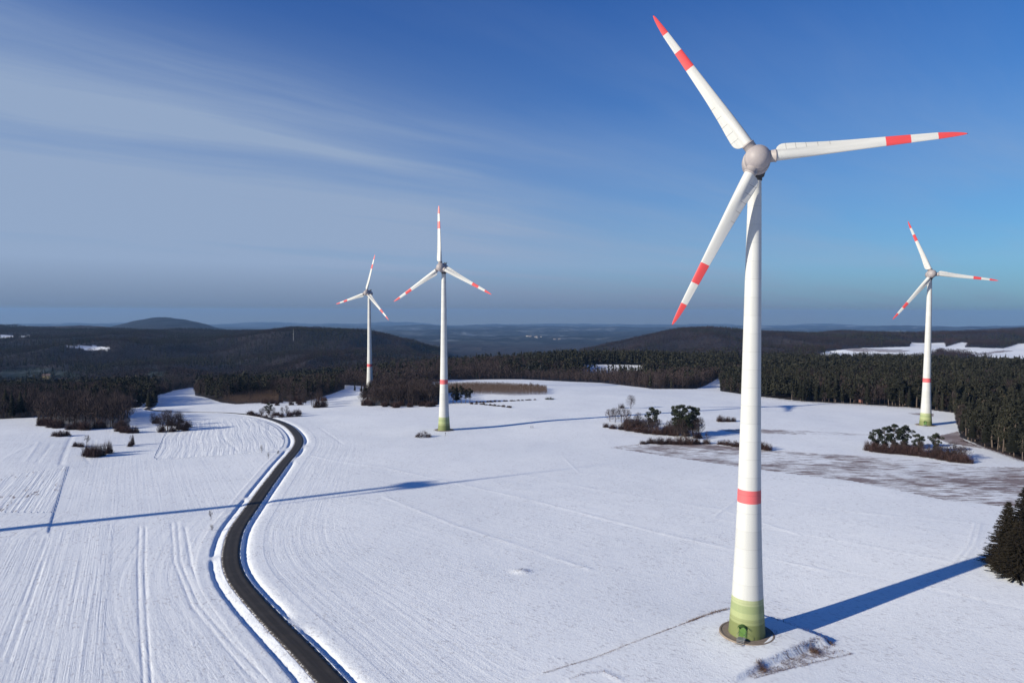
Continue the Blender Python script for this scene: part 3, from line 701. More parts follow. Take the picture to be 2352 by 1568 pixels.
M_DARK = simple('dark_metal', (.03, .03, .035), .6, .3)
M_CONC = simple('concrete', (.22, .18, .15), .9, .1, .3, 1.2, .03)
M_GDOOR = simple('green_door', (.07, .15, .03), .5, .3, .1)
M_GREEN2 = simple('green_hood', (.05, .10, .03), .7, .2, .1)
M_STEEL = simple('grey_steel', (.20, .21, .23), .5, .4, .1)

TP = [(3.75, 0), (3.60, 1.8), (3.46, 4), (3.30, 6.4), (3.18, 8.2), (2.98, 12), (2.76, 17), (2.58, 22), (2.42, 27), (2.30, 32), (2.14, 40), (2.00, 48), (1.88, 56), (1.74, 66), (1.60, 76), (1.44, 86), (1.28, 94.6)]
def tower_mesh():
    hs = np.linspace(0, 94.6, 77); pr = [(float(np.interp(h, [a[1] for a in TP], [a[0] for a in TP])), float(h)) for h in hs]
    mb = MB(); mb.lathe(pr, 72); return mb.mesh('tower', [M_TOWER], True)
def plinth_mesh():
    mb = MB(); mb.lathe([(3.5, .18), (5.15, .14), (5.2, .22), (5.55, .22), (5.6, .1), (5.7, -1.6)], 64); return mb.mesh('plinth', [M_CONC], False)
def door_meshes(ang):
    """arched door on the tower wall facing ang; returns list of (name, mesh, mat)"""
    out = []
    d = np.array([math.cos(ang), math.sin(ang), 0]); s = np.array([-d[1], d[0], 0]); R = 3.62
    def arch(w, h, off0, off1, nm, mat, z0=.75):
        pts = [(-w, z0), (w, z0)]+[(w*math.cos(a), z0+h-w+w*math.sin(a)) for a in np.linspace(0, math.pi, 12)]
        V = []
        for o in (off0, off1):
            for (u, z) in pts:
                V.append(d*(R+o-.075*z*.9)+s*u+np.array([0, 0, z]))
        n = len(pts); mb = MB()
        V2 = V+[np.mean(V[:n], 0), np.mean(V[n:], 0)]
        F = []
        for i in range(n):
            j = (i+1) % n; F += [(i, j, n+j, n+i), (2*n+1, n+i, n+j)]
        mb.add(V2, F); out.append((nm, mb.mesh(nm, [mat]), mat))
    arch(.80, 2.55, -.3, .20, 'door_frame', M_GREEN2)
    arch(.62, 2.30, -.2, .26, 'door_leaf', M_GDOOR)
    mb = MB()
    for a in np.linspace(0, math.pi, 10):     # hood ribs
        pass
    V = []; F = []
    A = np.linspace(.1, math.pi-.1, 12)
    for i, a in enumerate(A):
        for (o, k) in ((.1, 1.0), (1.05, .92)):
            for th_ in (0, .05):
                r = (1.0+th_)*k
                V.append(d*(R-.1+o)+s*r*math.cos(a)+np.array([0, 0, 2.45+r*math.sin(a)*.75]))
    for i in range(len(A)-1):
        b_ = i*4
        F += [(b_, b_+4, b_+6, b_+2), (b_+1, b_+3, b_+7, b_+5), (b_+2, b_+6, b_+7, b_+3)]
    mb.add(V, F); out.append(('hood', mb.mesh('hood', [M_GREEN2]), M_GREEN2))
    mb = MB(); c = d*(R+1.15)
    mb.box((c[0], c[1], .70), (1.5, 1.5, .08), ang)
    for k in (-.7, .7):
        for o in (.5, 1.8):
            q = d*(R+o)+s*k; mb.box((q[0], q[1], .35), (.08, .08, .70), ang)
    for i in range(3):
        q = d*(R+2.05+.28*i); mb.box((q[0], q[1], .55-.2*i), (.26, 1.4, .05), ang)
    q = d*(R+1.85)-s*.7
    mb.tube([q+np.array([0, 0, .7]), q+np.array([0, 0, 1.8]), d*(R+.3)-s*.7+np.array([0, 0, 1.8])], .035, 5)
    q = d*(R+1.85)+s*.7
    mb.tube([q+np.array([0, 0, .7]), q+np.array([0, 0, 1.8]), d*(R+.3)+s*.7+np.array([0, 0, 1.8])], .035, 5)
    out.append(('steps', mb.mesh('steps', [M_STEEL]), M_STEEL))
    return out
def blade_mesh():
    rs = np.r_[3.5, 3.56, 3.7, 3.9, 4.2, 4.6, 5.1, 5.8, 6.6, 7.5, 8.5, 9.5, 10.7, 12, 13.5, 15, 17, 19, 21, 23.07, 23.1, 25, 27.4, 27.5, 29.5, 32.0, 32.1, 33.5, 34.6, 35.5, 36.2, 36.7, 37.0, 37.1]
    LE = np.interp(rs, [3.5, 6, 10, 16, 23, 32, 35, 36.5, 37.1], [1.05, 1.05, .98, .80, .62, .42, .29, .16, .02])
    TE = np.interp(rs, [3.5, 3.56, 3.7, 3.9, 4.2, 4.6, 5.2, 7, 10, 16, 23, 32, 35, 36.5, 37.1], [1.06, 1.5, 1.8, 2.05, 2.3, 2.48, 2.55, 2.42, 2.05, 1.58, 1.28, .90, .60, .30, .06])
    RC = np.interp(rs, [3.5, 5, 8, 12, 18, 26, 34, 37.1], [1.05, 1.02, .82, .52, .32, .20, .10, .02])
    TW = np.radians(np.interp(rs, [3.5, 8, 15, 25, 37], [14, 13, 8, 4, 1]))
    K = 17; V = []
    for r, le, te, rc, tw in zip(rs, LE, TE, RC, TW):
        t = (1-np.cos(np.linspace(0, math.pi, K)))/2
        x = -le+t*(le+te)
        w = np.clip((r-4)/8, 0, 1)
        circ = np.sqrt(np.maximum(0, 1-(x/np.maximum(le, .01))**2))*rc
        circ = np.where(x > le, 0, circ)
        fl = .17*(1-np.clip(x/te, 0, 1))**.6*min(1, rc*3)+.02
        c_ = t
        air = rc*2.6*(0.9*np.sqrt(c_)-.35*c_-.85*c_**2+.30*c_**3)
        yt = (np.sqrt(circ**2+np.where(x > 0, fl, 0)**2))*(1-w)+np.maximum(air, .006)*w
        yt[0] = 0; yt[-1] = .012
        pre = -0.0012*max(0, r-10)**2*.6
        U = [(xx, yy*.9) for xx, yy in zip(x, yt)]+[(xx, -yy) for xx, yy in zip(x[::-1][1:-1], yt[::-1][1:-1])]
        for xx, yy in U:
            V.append((xx*math.cos(tw)-yy*math.sin(tw), -(xx*math.sin(tw)+yy*math.cos(tw))+0*pre, r))
    n = 2*K-2; F = []
    for i in range(len(rs)-1):
        for j in range(n): F.append((i*n+j, i*n+(j+1) % n, (i+1)*n+(j+1) % n, (i+1)*n+j))
    V.append((0, 0, 3.5)); V.append((0, 0, 37.1)); a = len(V)-2
    for j in range(n): F.append((a, (j+1) % n, j)); F.append((a+1, (len(rs)-1)*n+j, (len(rs)-1)*n+(j+1) % n))
    mb = MB(); mb.add(V, F); return mb.mesh('blade', [M_BLADE], True)
def collar_mesh():
    mb = MB(); mb.lathe([(1.18, 1.6), (1.18, 3.15), (1.24, 3.16), (1.24, 3.42), (1.12, 3.46), (1.0, 3.55)], 32); return mb.mesh('blade_collar', [M_COLLAR], True)
def hub_mesh():
    pr = [(2.42, -1.5), (2.50, -.6), (2.52, 0), (2.48, .5), (2.33, 1.0), (2.30, 1.02), (2.08, 1.45), (1.75, 1.85), (1.3, 2.18), (.8, 2.38), (.35, 2.47), (.01, 2.5)]
    mb = MB(); mb.lathe(pr, 40); return mb.mesh('hub', [M_HUB], True)
def nacelle_mesh():
    pr = [(2.30, -1.55), (2.62, -1.6), (2.72, -2.6), (2.70, -4.0), (2.52, -5.6), (2.15, -7.2), (1.6, -8.4), (.95, -9.2), (.4, -9.5), (.01, -9.55)]
    mb = MB(); mb.lathe(pr, 36); return mb.mesh('nacelle', [M_HUB], True)
def mast_mesh():       # local frame: z = rotor axis forward, x = up
    mb = MB()
    mb.tube([(2.4, .5, -7.1), (4.0, .5, -7.1)], .07, 5); mb.tube([(2.4, -.5, -7.1), (4.0, -.5, -7.1)], .07, 5); mb.tube([(3.5, -.9, -7.1), (3.5, .9, -7.1)], .06, 5)
    mb.tube([(3.5, -.85, -7.1), (4.1, -.85, -7.1)], .12, 5); mb.tube([(3.5, .85, -7.1), (4.1, .85, -7.1)], .12, 5)
    mb.box((2.9, 0, -6.2), (.9, 1.5, 1.3))
    return mb.mesh('sensor_mast', [M_DARK])
ME = dict(tower=tower_mesh(), plinth=plinth_mesh(), blade=blade_mesh(), collar=collar_mesh(), hub=hub_mesh(), nacelle=nacelle_mesh(), mast=mast_mesh())
_mb = MB(); _mb.lathe([(1.30, 94.55), (1.42, 94.7), (1.42, 95.2), (1.75, 95.4), (2.0, 96.2), (1.9, 97.2)], 40); ME['neck'] = _mb.mesh('yaw_neck', [M_DARK], True)

def turbine(key, yaw, ph, label, doorang=None):
    x, y, z = TUR[key]; z = gz_at(x, y)
    root = tag(empty('wind_turbine', (x, y, z)), label, 'wind turbine', 'wind turbines on the snowy plateau')
    link('tower', ME['tower'], root); link('plinth', ME['plinth'], root); link('yaw_ring', ME['neck'], root)
    if doorang is not None:
        dm = door_meshes(doorang)
        dr = link('door', dm[1][1], root)
        for nm, mesh, _ in (dm[0], dm[2], dm[3]): link(nm, mesh, dr if nm != 'steps' else root)
    yw = math.radians(yaw)
    n = Vector((math.sin(yw)*math.cos(TILT), -math.cos(yw)*math.cos(TILT), math.sin(TILT)))
    u = Vector((math.cos(yw), math.sin(yw), 0)); v = n.cross(u)
    if v.z < 0: v = -v
    hub = Vector((0, 0, HUBH))+n*OVER
    def mat(X, Y, Z, o): return Matrix(((X.x, Y.x, Z.x, o.x), (X.y, Y.y, Z.y, o.y), (X.z, Y.z, Z.z, o.z), (0, 0, 0, 1)))
    ax = mat(v, n.cross(v), n, hub)
    hb = link('hub', ME['hub'], root); hb.matrix_local = ax
    nc_ = link('nacelle', ME['nacelle'], root); nc_.matrix_local = ax
    ms = link('sensor_mast', ME['mast'], nc_)
    for k in range(3):
        a = math.radians(ph)-k*2*math.pi/3
        d = u*math.cos(a)+v*math.sin(a); tr = -u*math.sin(a)+v*math.cos(a)     # trailing side, counter-clockwise
        b_ = link('blade', ME['blade'], root); b_.matrix_local = mat(tr, d.cross(tr), d, hub)
        link('blade_collar', ME['collar'], b_)
    return root
turbine('main', -13.5, 124.1, 'largest and nearest white wind turbine, green base with arched door, three red striped blades', math.radians(-122))
turbine('T2', -19.8, 93.4, 'wind turbine with one blade pointing straight up, second from left, beside a round leafless grove')
turbine('T3', -25.5, 76.4, 'smallest, farthest wind turbine, foot hidden behind a dark leafless grove')
turbine('T4', -15.8, 112.4, 'wind turbine on the right standing before the dark conifer forest', math.radians(-125))
turbine('T5', 27.0, 93.0, 'wind turbine out of frame whose long tower shadow crosses the road and fields')
# concrete rim and brown scuffed ground round each foot are part of the plinth

# ------------------------------------------------------------------ plants: shape generators (unit height unless noted)
def unit(v): return v/(np.linalg.norm(v, axis=-1, keepdims=True)+1e-9)
def slivers(P, D, L, Wd, rng):
    """one thin triangle per twig"""
    n = len(P); s = unit(np.cross(D, unit(rng.normal(size=(n, 3)))))*np.asarray(Wd).reshape(-1, 1)/2
    V = np.stack([P-s, P+s, P+D*np.asarray(L).reshape(-1, 1)], 1).reshape(-1, 3)
    return V, np.arange(3*n, dtype=np.int32).reshape(-1, 3)
def join(parts):
    V = []; F = []; n = 0
    for v, f in parts: V.append(v); F.append(np.asarray(f)+n); n += len(v)
    return np.concatenate(V), np.concatenate(F)
def stem(pts, rad, k=4):
    mb = MB(); mb.tube(pts, rad, k, False)
    V = np.concatenate(mb.V); F = np.array(mb.F4)
    return V, np.concatenate([F[:, [0, 1, 2]], F[:, [0, 2, 3]]])
def conifer(rng, layers=9, per=8, rad=.17, low=.12, top_sharp=.85, jag=.35):
    """spiky cone: each bough a drooping triangle pair"""
    V = []; n = 0; F = []
    for i in range(layers):
        f = (i+.5)/layers; z = low+(1-low)*f
        R = rad*(1-f)**top_sharp*(1+.25*rng.normal()*.4)+.006
        m = max(3, int(per*(1-.55*f)))
        for j in range(m):
            a = 2*math.pi*(j+rng.random())/m; r = R*(1-jag*rng.random()); zz = z+rng.normal()*.35/layers
            d = np.array([math.cos(a), math.sin(a), 0]); s = np.array([-d[1], d[0], 0])
            w = r*rng.uniform(.35, .6)+.004; th_ = (1-low)/layers*rng.uniform(.9, 1.5)
            root = np.array([0, 0, zz+th_*.7])
            tip = d*r+np.array([0, 0, zz-th_*.25])
            V += [root, d*r*.75+s*w+np.array([0, 0, zz-th_*.1]), tip, d*r*.75-s*w+np.array([0, 0, zz-th_*.1]), d*r*.35+np.array([0, 0, zz-th_*.5])]
            F += [(n, n+1, n+2), (n, n+2, n+3), (n+1, n+4, n+2), (n+2, n+4, n+3)]; n += 5
    V += [np.array([.012, 0, .93]), np.array([-.006, .01, .93]), np.array([-.006, -.01, .93]), np.array([0, 0, 1.0])]
    F += [(n, n+1, n+3), (n+1, n+2, n+3), (n+2, n, n+3)]
    return np.array(V), np.array(F)
def leafclump(c, r, n, size, rng, flat=.65):
    p = unit(rng.normal(size=(n, 3)))*(rng.random((n, 1))**.33)*r; p[:, 2] *= flat; p += c
    nrm = unit(rng.normal(size=(n, 3))+np.array([0, 0, .5])); a = unit(np.cross(nrm, rng.normal(size=(n, 3)))); b = np.cross(nrm, a)
    s = size*rng.uniform(.6, 1.3, (n, 1))
    V = np.stack([p+a*s, p-a*s*.5+b*s*.8, p-a*s*.5-b*s*.8], 1).reshape(-1, 3)
    return V, np.arange(3*n).reshape(-1, 3)
def pine(rng, clumps=20, n=120, size=.026, wide=.27, low=.20):
    """Scots pine: open crown of separate clumps on bare limbs; returns crown, trunk"""
    lean = rng.normal(size=2)*.03
    def axis(z): return np.array([lean[0]*z+.015*math.sin(z*7), lean[1]*z+.015*math.cos(z*5), z])
    parts = []; limbs = [stem([axis(z) for z in (0, .25, .5, .75, .9)], [.021, .018, .014, .008, .003], 6)]
    for i in range(clumps):
        f = i/(clumps-1); z = low+(.95-low)*f**.9
        a = rng.random()*6.28; R = wide*(math.sin(math.pi*min(1, .25+.75*(1-f)))**.7)*rng.uniform(.45, 1.0)
        if i > clumps-3: R *= .35
        c = axis(z)+np.array([math.cos(a)*R, math.sin(a)*R, rng.normal()*.015])
        parts.append(leafclump(c, rng.uniform(.085, .145)*(1 if i < clumps-2 else .8), n, size, rng, .6))
        limbs.append(stem([axis(z-.06), (axis(z-.03)+c)/2, c], [.008, .006, .003], 4))
    return join(parts), join(limbs)
def pine_lod(rng, n=70, size=.05):
    z0 = rng.uniform(.35, .5)
    parts = []
    for i in range(6):
        f = i/5; c = np.array([rng.normal()*.07, rng.normal()*.07, z0+(.90-z0)*f])
        parts.append(leafclump(c, .13*(1-.35*f), n//6, size, rng, .8))
    return join(parts)
def bare(rng, depth=5, spread=.5, tw=.0055, up_=.35, trunk=.028, fork=.22, dens=3, first=.24):
    """branching leafless tree; returns twigs(thin), wood(thick)"""
    wood = []; P = []; D = []; L = []; Wd = []
    def grow(p, d, l, r, k):
        q = p+d*l
        if k <= 1 or r > .007:
            mid = (p+q)/2+rng.normal(size=3)*l*.04
            wood.append(stem([p, mid, q], [r, r*.85, r*.68], 5 if k == 0 else 4))
        else:
            P.append(p); D.append(d); L.append(l*1.25); Wd.append(max(tw*1.3, r*1.9))
        if k >= depth: return
        m = dens+(1 if k < 2 else 0)
        for i in range(m):
            dd = unit(d+rng.normal(size=3)*spread+np.array([0, 0, up_*.3]))
            if dd[2] < -.15: dd[2] *= -.5; dd = unit(dd)
            t = rng.uniform(.35, 1.0) if k > 0 else rng.uniform(.6, 1.0)
            grow(p+d*l*t, dd, l*rng.uniform(.58, .82), max(.0015, r*rng.uniform(.42, .62)), k+1)
        if k > 1:
            for i in range(3):
                dd = unit(d+rng.normal(size=3)*.8); t = rng.random()
                P.append(p+d*l*t); D.append(dd); L.append(l*.6); Wd.append(tw)
    grow(np.zeros(3), np.array([rng.normal()*.03, rng.normal()*.03, 1.0]), first, trunk, 0)
    tv, tf = slivers(np.array(P), np.array(D), np.array(L), np.array(Wd), rng)
    wv, wf = join(wood); s = 1/max(tv[:, 2].max(), wv[:, 2].max())
    k = np.array([1, 1, s]); return (tv*k, tf), (wv*k, wf)
def bare_lod(rng, n=95, w=.020, rx=.24, low=.22):
    t = rng.random(n)
    z = low+(.93-low)*t**.8; a = rng.random(n)*6.28
    prof = np.sin(np.pi*np.clip((z-low)/(1.04-low), 0, 1)**.75)**.6
    R = rx*prof*np.sqrt(rng.random(n))*.85
    P = np.stack([R*np.cos(a), R*np.sin(a), z], 1)*[1, 1, 1]
    out = unit(P-np.array([0, 0, low*.6])); D = unit(out+rng.normal(size=(n, 3))*.30+np.array([0, 0, .35]))
    L = rng.uniform(.08, .19, n)*np.clip((1.02-z)/.15, .35, 1)
    tw = slivers(P, D, L, rng.uniform(.5, 1.2, n)*w, rng)
    tr = stem([(0, 0, 0), (rng.normal()*.01, 0, .3), (rng.normal()*.02, 0, .62)], [.016, .013, .005], 3)
    return join([tw, tr])
def shrub(rng, n=1300, w=.030, flat=1.0):
    """dense dome of twigs, radius 1, height 1"""
    a = rng.random(n)*6.28; e = np.arccos(rng.uniform(0.0, 1.0, n)); r = rng.random(n)**.45*.82
    base = np.stack([np.cos(a)*np.sin(e), np.sin(a)*np.sin(e), np.cos(e)*.95], 1)
    lump = (.80+.28*np.sin(a*3+rng.random()*6)*np.sin(e*2.3)+.1*rng.normal(size=n))[:, None]
    P = base*r[:, None]*lump
    D = unit(base*[.8, .8, 1.0]+rng.normal(size=(n, 3))*.35+[0, 0, .45]); L = rng.uniform(.12, .34, n)
    P[:, 2] = np.maximum(P[:, 2]-.05, -.02)
    return slivers(P, D, L, rng.uniform(.6, 1.3, n)*w, rng)
def spruce_big(rng, layers=50, per=20, rad=.30):
    """near spruce: boughs carried by rows of hanging needle sprays"""
    P = []; D = []; L = []; Wd = []; wood = [stem([(0, 0, 0), (0, 0, .5), (0, 0, .99)], [.016, .009, .002], 6)]
    for i in range(layers):
        f = i/(layers-1); z = .03+.95*f; R = rad*(1-f)**.82*(1+.10*math.sin(i*1.7))+.012
        m = max(4, int(per*(1-.5*f)))
        for j in range(m):
            a = 2*math.pi*(j+rng.random())/m; r = R*rng.uniform(.72, 1.08)
            d = np.array([math.cos(a), math.sin(a), 0]); s = np.array([-d[1], d[0], 0])
            z0 = z+rng.normal()*.008
            k = max(3, int(r/.0115))
            for q in range(k):
                t = (q+1)/k; c = d*r*t+np.array([0, 0, z0-.10*r*t+.06*r*t*t])
                for sd_ in (-1, 1):
                    dirv = unit(d*.75+s*sd_*rng.uniform(.3, 1.1)+np.array([0, 0, rng.uniform(-.55, .30)]))
                    P.append(c); D.append(dirv); L.append(rng.uniform(.018, .036)*(1.15-.35*t)); Wd.append(rng.uniform(.010, .018))
            P.append(d*r*.9+np.array([0, 0, z0-.03*r])); D.append(unit(d+np.array([0, 0, .35]))); L.append(.035); Wd.append(.010)
    return slivers(np.array(P), np.array(D), np.array(L), np.array(Wd), rng), join(wood)

def pm(name, vf, mat): return mesh_np(name, vf[0], [vf[1]], [mat])
R_ = lambda s: np.random.default_rng(s)
PROTO = {}
def pair(kind, i, crown, wood, mc, mw, cn='crown', wn='trunk'):
    PROTO.setdefault(kind, []).append([(cn, pm(cn, crown, mc)), (wn, pm(wn, wood, mw))])
for i in range(5):
    r = R_(100+i); c = conifer(r, 22, 15, .16+.02*i, .10+.03*i, .8, .45)
    pair('forest_conifer', i, c, stem([(0, 0, 0), (0, 0, .5), (0, 0, .98)], [.014, .010, .002], 5), M_NEEDLE, M_PALEBARK)
for i in range(4):
    c, w = pine(R_(200+i)); pair('pine', i, c, w, M_PINE, M_BARK)
for i in range(4):
    c, w = pine(R_(230+i), 12, 46, .036, .17, .42); pair('forest_conifer', 5+i, c, w, M_NEEDLE, M_PALEBARK)
for i in range(5):
    c, w = bare(R_(300+i), 4, .50+.04*i, .010, .5, .022, dens=2, first=.30); c = join([c, bare_lod(R_(340+i), 560, .0095, .38, .13)]); pair('bare', i, c, w, M_TWIG, M_BARK, 'twigs')
for i in range(2):
    c, w = bare(R_(320+i), 4, .6, .016, .3, .02, dens=2, first=.34); c = join([c, bare_lod(R_(350+i), 130, .014, .30, .35)]); pair('sapling', i, c, w, M_TWIG, M_BARK, 'twigs')
for i in range(4):
    PROTO.setdefault('shrub', []).append(pm('shrub', shrub(R_(400+i)), M_SHRUB))
for i in range(2):
    PROTO.setdefault('grey_shrub', []).append(pm('shrub', shrub(R_(420+i), 900, .024), M_TWIG))
for i in range(3):
    c, w = spruce_big(R_(500+i)); pair('spruce', i, c, w, M_SPRUCE, M_BARK)

def place(name, kind, x, y, h, w=None, label=None, cat='tree', group=None, sink=.1, var=None):
    """a plant as one thing; trees get trunk and crown as children"""
    z = gz_at(x, y)-sink; w = h if w is None else w
    pr = PROTO[kind]; p = pr[var if var is not None else random.randrange(len(pr))]
    if isinstance(p, list):
        o = empty(name, (x, y, z), random.random()*6.28, (w, w, h))
        for nm, me in p: link(nm, me, o)
    else:
        o = link(name, p); o.location = (x, y, z); o.rotation_euler = (0, 0, random.random()*6.28); o.scale = (w, w, h)
    return tag(o, label, cat, group)

# ---- trees and bushes one can point at: kind, photo column, photo row of the foot, height (m), width (m), label, group
GC = 'trees of the small grove in the middle field'; GS = 'bushes along the middle grove'
LIST = [
 ('spruce_tree', 'spruce', 2312, 1302, 17.5, 19, 'dense dark spruce nearest the tower shadow at the right edge, slightly shorter', 'spruce', None),
 ('spruce_tree', 'spruce', 2350, 1312, 22.0, 23, 'tallest near spruce, cut by the right edge of the photo', 'spruce', None),
 ('spruce_tree', 'spruce', 2338, 1322, 14.0, 21, 'lower front spruce filling the foot of the dark clump at the right edge', 'spruce', None),
 ('bare_tree', 'bare', 1449, 938, 10.5, 9, 'bare round tree standing highest, behind the middle grove', 'bare tree', None),
 ('bush', 'grey_shrub', 1428, 937, 3.6, 4.5, 'grey low bush on the left of the bare round tree behind the grove', 'bush', None),
 ('bare_tree', 'bare', 1401, 968, 8.5, 8, 'leftmost thin bare tree of the middle grove', 'bare tree', GC),
 ('bare_tree', 'bare', 1413, 970, 10, 8, 'tall thin bare tree second from the left in the middle grove', 'bare tree', GC),
 ('bare_tree', 'bare', 1427, 970, 9.8, 8, 'thin bare tree third from the left in the middle grove', 'bare tree', GC),
 ('bare_tree', 'bare', 1439, 972, 9.6, 8, 'thin bare tree fourth from the left in the middle grove', 'bare tree', GC),
 ('bare_tree', 'bare', 1467, 977, 8.5, 7, 'lone bare tree just left of the slim pine in the middle grove', 'bare tree', GC),
 ('bare_tree', 'bare', 1486, 989, 8.2, 10, 'brown spreading bare tree in front of the slim pine', 'bare tree', GC),
 ('bare_tree', 'bare', 1511, 985, 6.5, 8, 'short bare tree just right of the slim pine', 'bare tree', GC),
 ('pine_tree', 'pine', 1499, 984, 12.2, 14, 'slim pine with two dark crown lobes in the middle of the grove', 'pine', GC),
 ('pine_tree', 'pine', 1558, 1001, 16.5, 17, 'tall dark pine, left one of the big pair in the middle grove', 'pine', GC),
 ('pine_tree', 'pine', 1573, 1003, 15.0, 16, 'dense pine in the centre of the big pine clump', 'pine', GC),
 ('pine_tree', 'pine', 1591, 998, 15.2, 16, 'right-hand pine of the big clump, crown leaning out over the snow', 'pine', GC),
 ('bare_tree', 'bare', 1549, 1001, 9, 9, 'brown bare tree at the left foot of the big pine pair', 'bare tree', GC),
 ('bare_tree', 'bare', 1575, 1011, 8, 10, 'brown bare tree in front of the big pines', 'bare tree', GC),
 ('bush', 'shrub', 1392, 981, 2.8, 3.4, 'leftmost bush at the pointed tip of the middle grove', 'bush', GS),
 ('bush', 'shrub', 1408, 984, 3.0, 4.2, 'second bush from the left tip of the middle grove', 'bush', GS),
 ('bush', 'shrub', 1430, 986, 3.8, 5, 'red-brown bush below the thin bare trees, left', 'bush', GS),
 ('bush', 'shrub', 1447, 989, 4.4, 5.5, 'red-brown bush below the thin bare trees, right', 'bush', GS),
 ('bush', 'shrub', 1466, 992, 4.2, 5.5, 'red-brown bush in front of the spreading bare tree, left', 'bush', GS),
 ('bush', 'shrub', 1486, 995, 4.4, 5.5, 'red-brown bush in front of the spreading bare tree, centre', 'bush', GS),
 ('bush', 'shrub', 1507, 997, 4.6, 5.5, 'red-brown bush in front of the slim pine, right', 'bush', GS),
 ('bush', 'shrub', 1527, 998, 5.0, 5.5, 'red-brown bush in the gap between slim pine and big pines', 'bush', GS),
 ('bush', 'shrub', 1545, 1000, 5.2, 5, 'red-brown bush against the left foot of the big pines', 'bush', GS),
 ('bush', 'shrub', 1603, 1006, 3.4, 4.5, 'low bush at the right foot of the big pines', 'bush', GS),
 ('bush', 'shrub', 1478, 1019, 1.8, 4.0, 'lowest left bush of the hedge above the thawed brown field', 'bush', 'hedge bushes above the thawed field'),
 ('bush', 'shrub', 1496, 1018, 3.2, 4.6, 'second bush from the left of the hedge above the thawed field', 'bush', 'hedge bushes above the thawed field'),
 ('bush', 'shrub', 1516, 1019, 3.8, 5, 'third bush from the left of the hedge above the thawed field', 'bush', 'hedge bushes above the thawed field'),
 ('bush', 'shrub', 1538, 1019, 3.8, 5, 'fourth bush from the left of the hedge above the thawed field', 'bush', 'hedge bushes above the thawed field'),
 ('bush', 'shrub', 1560, 1020, 4.4, 5, 'hedge bush straight below the big pines, left', 'bush', 'hedge bushes above the thawed field'),
 ('bush', 'shrub', 1581, 1020, 4.2, 5, 'hedge bush straight below the big pines, right', 'bush', 'hedge bushes above the thawed field'),
 ('bush', 'shrub', 1599, 1019, 3.2, 4.5, 'last hedge bush before the gap right of the big pines', 'bush', 'hedge bushes above the thawed field'),
 ('bush', 'shrub', 1622, 1019, 2.9, 3.8, 'small separate bush under a thin sapling in the hedge gap', 'bush', 'hedge bushes above the thawed field'),
 ('bare_tree', 'sapling', 1624, 1015, 6.5, 5, 'thin bare sapling rising from the small separate hedge bush', 'bare tree', None),
 ('bush', 'shrub', 1656, 1020, 2.2, 3.4, 'low bush left of the nearest tower, leftmost of three', 'bush', 'hedge bushes above the thawed field'),
 ('bush', 'shrub', 1671, 1022, 3.0, 4.2, 'bush left of the nearest tower, middle of three', 'bush', 'hedge bushes above the thawed field'),
 ('bush', 'shrub', 1690, 1025, 3.2, 4.4, 'bush left of the nearest tower, touching its edge in view', 'bush', 'hedge bushes above the thawed field'),
 ('bush', 'shrub', 1748, 1031, 4.2, 4.6, 'bush right beside the nearest tower in view', 'bush', 'hedge bushes above the thawed field'),
 ('bush', 'shrub', 1763, 1034, 3.8, 3.6, 'last bush of the hedge, right of the nearest tower', 'bush', 'hedge bushes above the thawed field'),
 ('bush', 'shrub', 1655, 968, 4.4, 4.6, 'red-brown bush alone on snow right of the grove, taller left lobe', 'bush', None),
 ('bush', 'shrub', 1671, 968, 3.6, 4.0, 'red-brown bush alone on snow right of the grove, middle lobe', 'bush', None),
 ('bush', 'shrub', 1684, 968, 3.2, 3.2, 'red-brown bush alone on snow right of the grove, small right lobe', 'bush', None),
]
GR = 'pines of the grove before the right-hand turbine'
for (px, h, w, lab) in [(2010, 8.6, 10, 'leftmost pine of the grove in front of the right-hand turbine'), (2031, 10.0, 11, 'second pine from the left in the right-hand grove'),
                       (2053, 11.2, 12, 'tallest pine in the right-hand grove'), (2075, 10.6, 12, 'fourth pine from the left in the right-hand grove'),
                       (2107, 8.0, 9, 'shorter pine standing apart in the right-hand grove'), (2147, 8.2, 9.5, 'last pine on the right of the right-hand grove')]:
    LIST.append(('pine_tree', 'pine', px, 1034 if px < 2090 else 1040, h, w, lab, 'pine', GR))
for i, (px, py, h, w) in enumerate([(1994, 1034, 5.0, 3.8), (2008, 1037, 5.2, 4.6), (2027, 1039, 4.6, 5), (2046, 1041, 4.6, 5), (2066, 1042, 4.6, 5), (2086, 1044, 4.4, 5), (2106, 1046, 4.6, 5), (2127, 1049, 4.4, 5), (2148, 1052, 4.4, 5), (2168, 1056, 4.2, 5), (2189, 1060, 4.0, 5), (2210, 1062, 4.2, 4.6), (2224, 1063, 3.4, 3.6)]):
    LIST.append(('bush', 'shrub', px, py, h, w, 'red-brown bush in the row at the foot of the right-hand pine grove', 'bush', 'bushes under the right-hand pines'))
for px, py, h, w, lab in [(2188, 1052, 8, 8, 'thin bare tree in the right tail of the right-hand grove, left one'), (2215, 1057, 7, 8, 'thin bare tree in the right tail of the right-hand grove, right one'), (2165, 1050, 6.5, 7, 'small bare tree just right of the last grove pine')]:
    LIST.append(('bare_tree', 'bare', px, py, h, w, lab, 'bare tree', None))
for px, py, h, w, lab in [(385, 990, 13.5, 13, 'broad bare tree standing alone by the left bend of the road'), (411, 988, 11, 11, 'smaller bare tree leaning on the right of the broad lone one'), (374, 988, 11, 10, 'bare tree half behind the broad lone one, on its left')]:
    LIST.append(('bare_tree', 'bare', px, py, h, w, lab, 'bare tree', None))
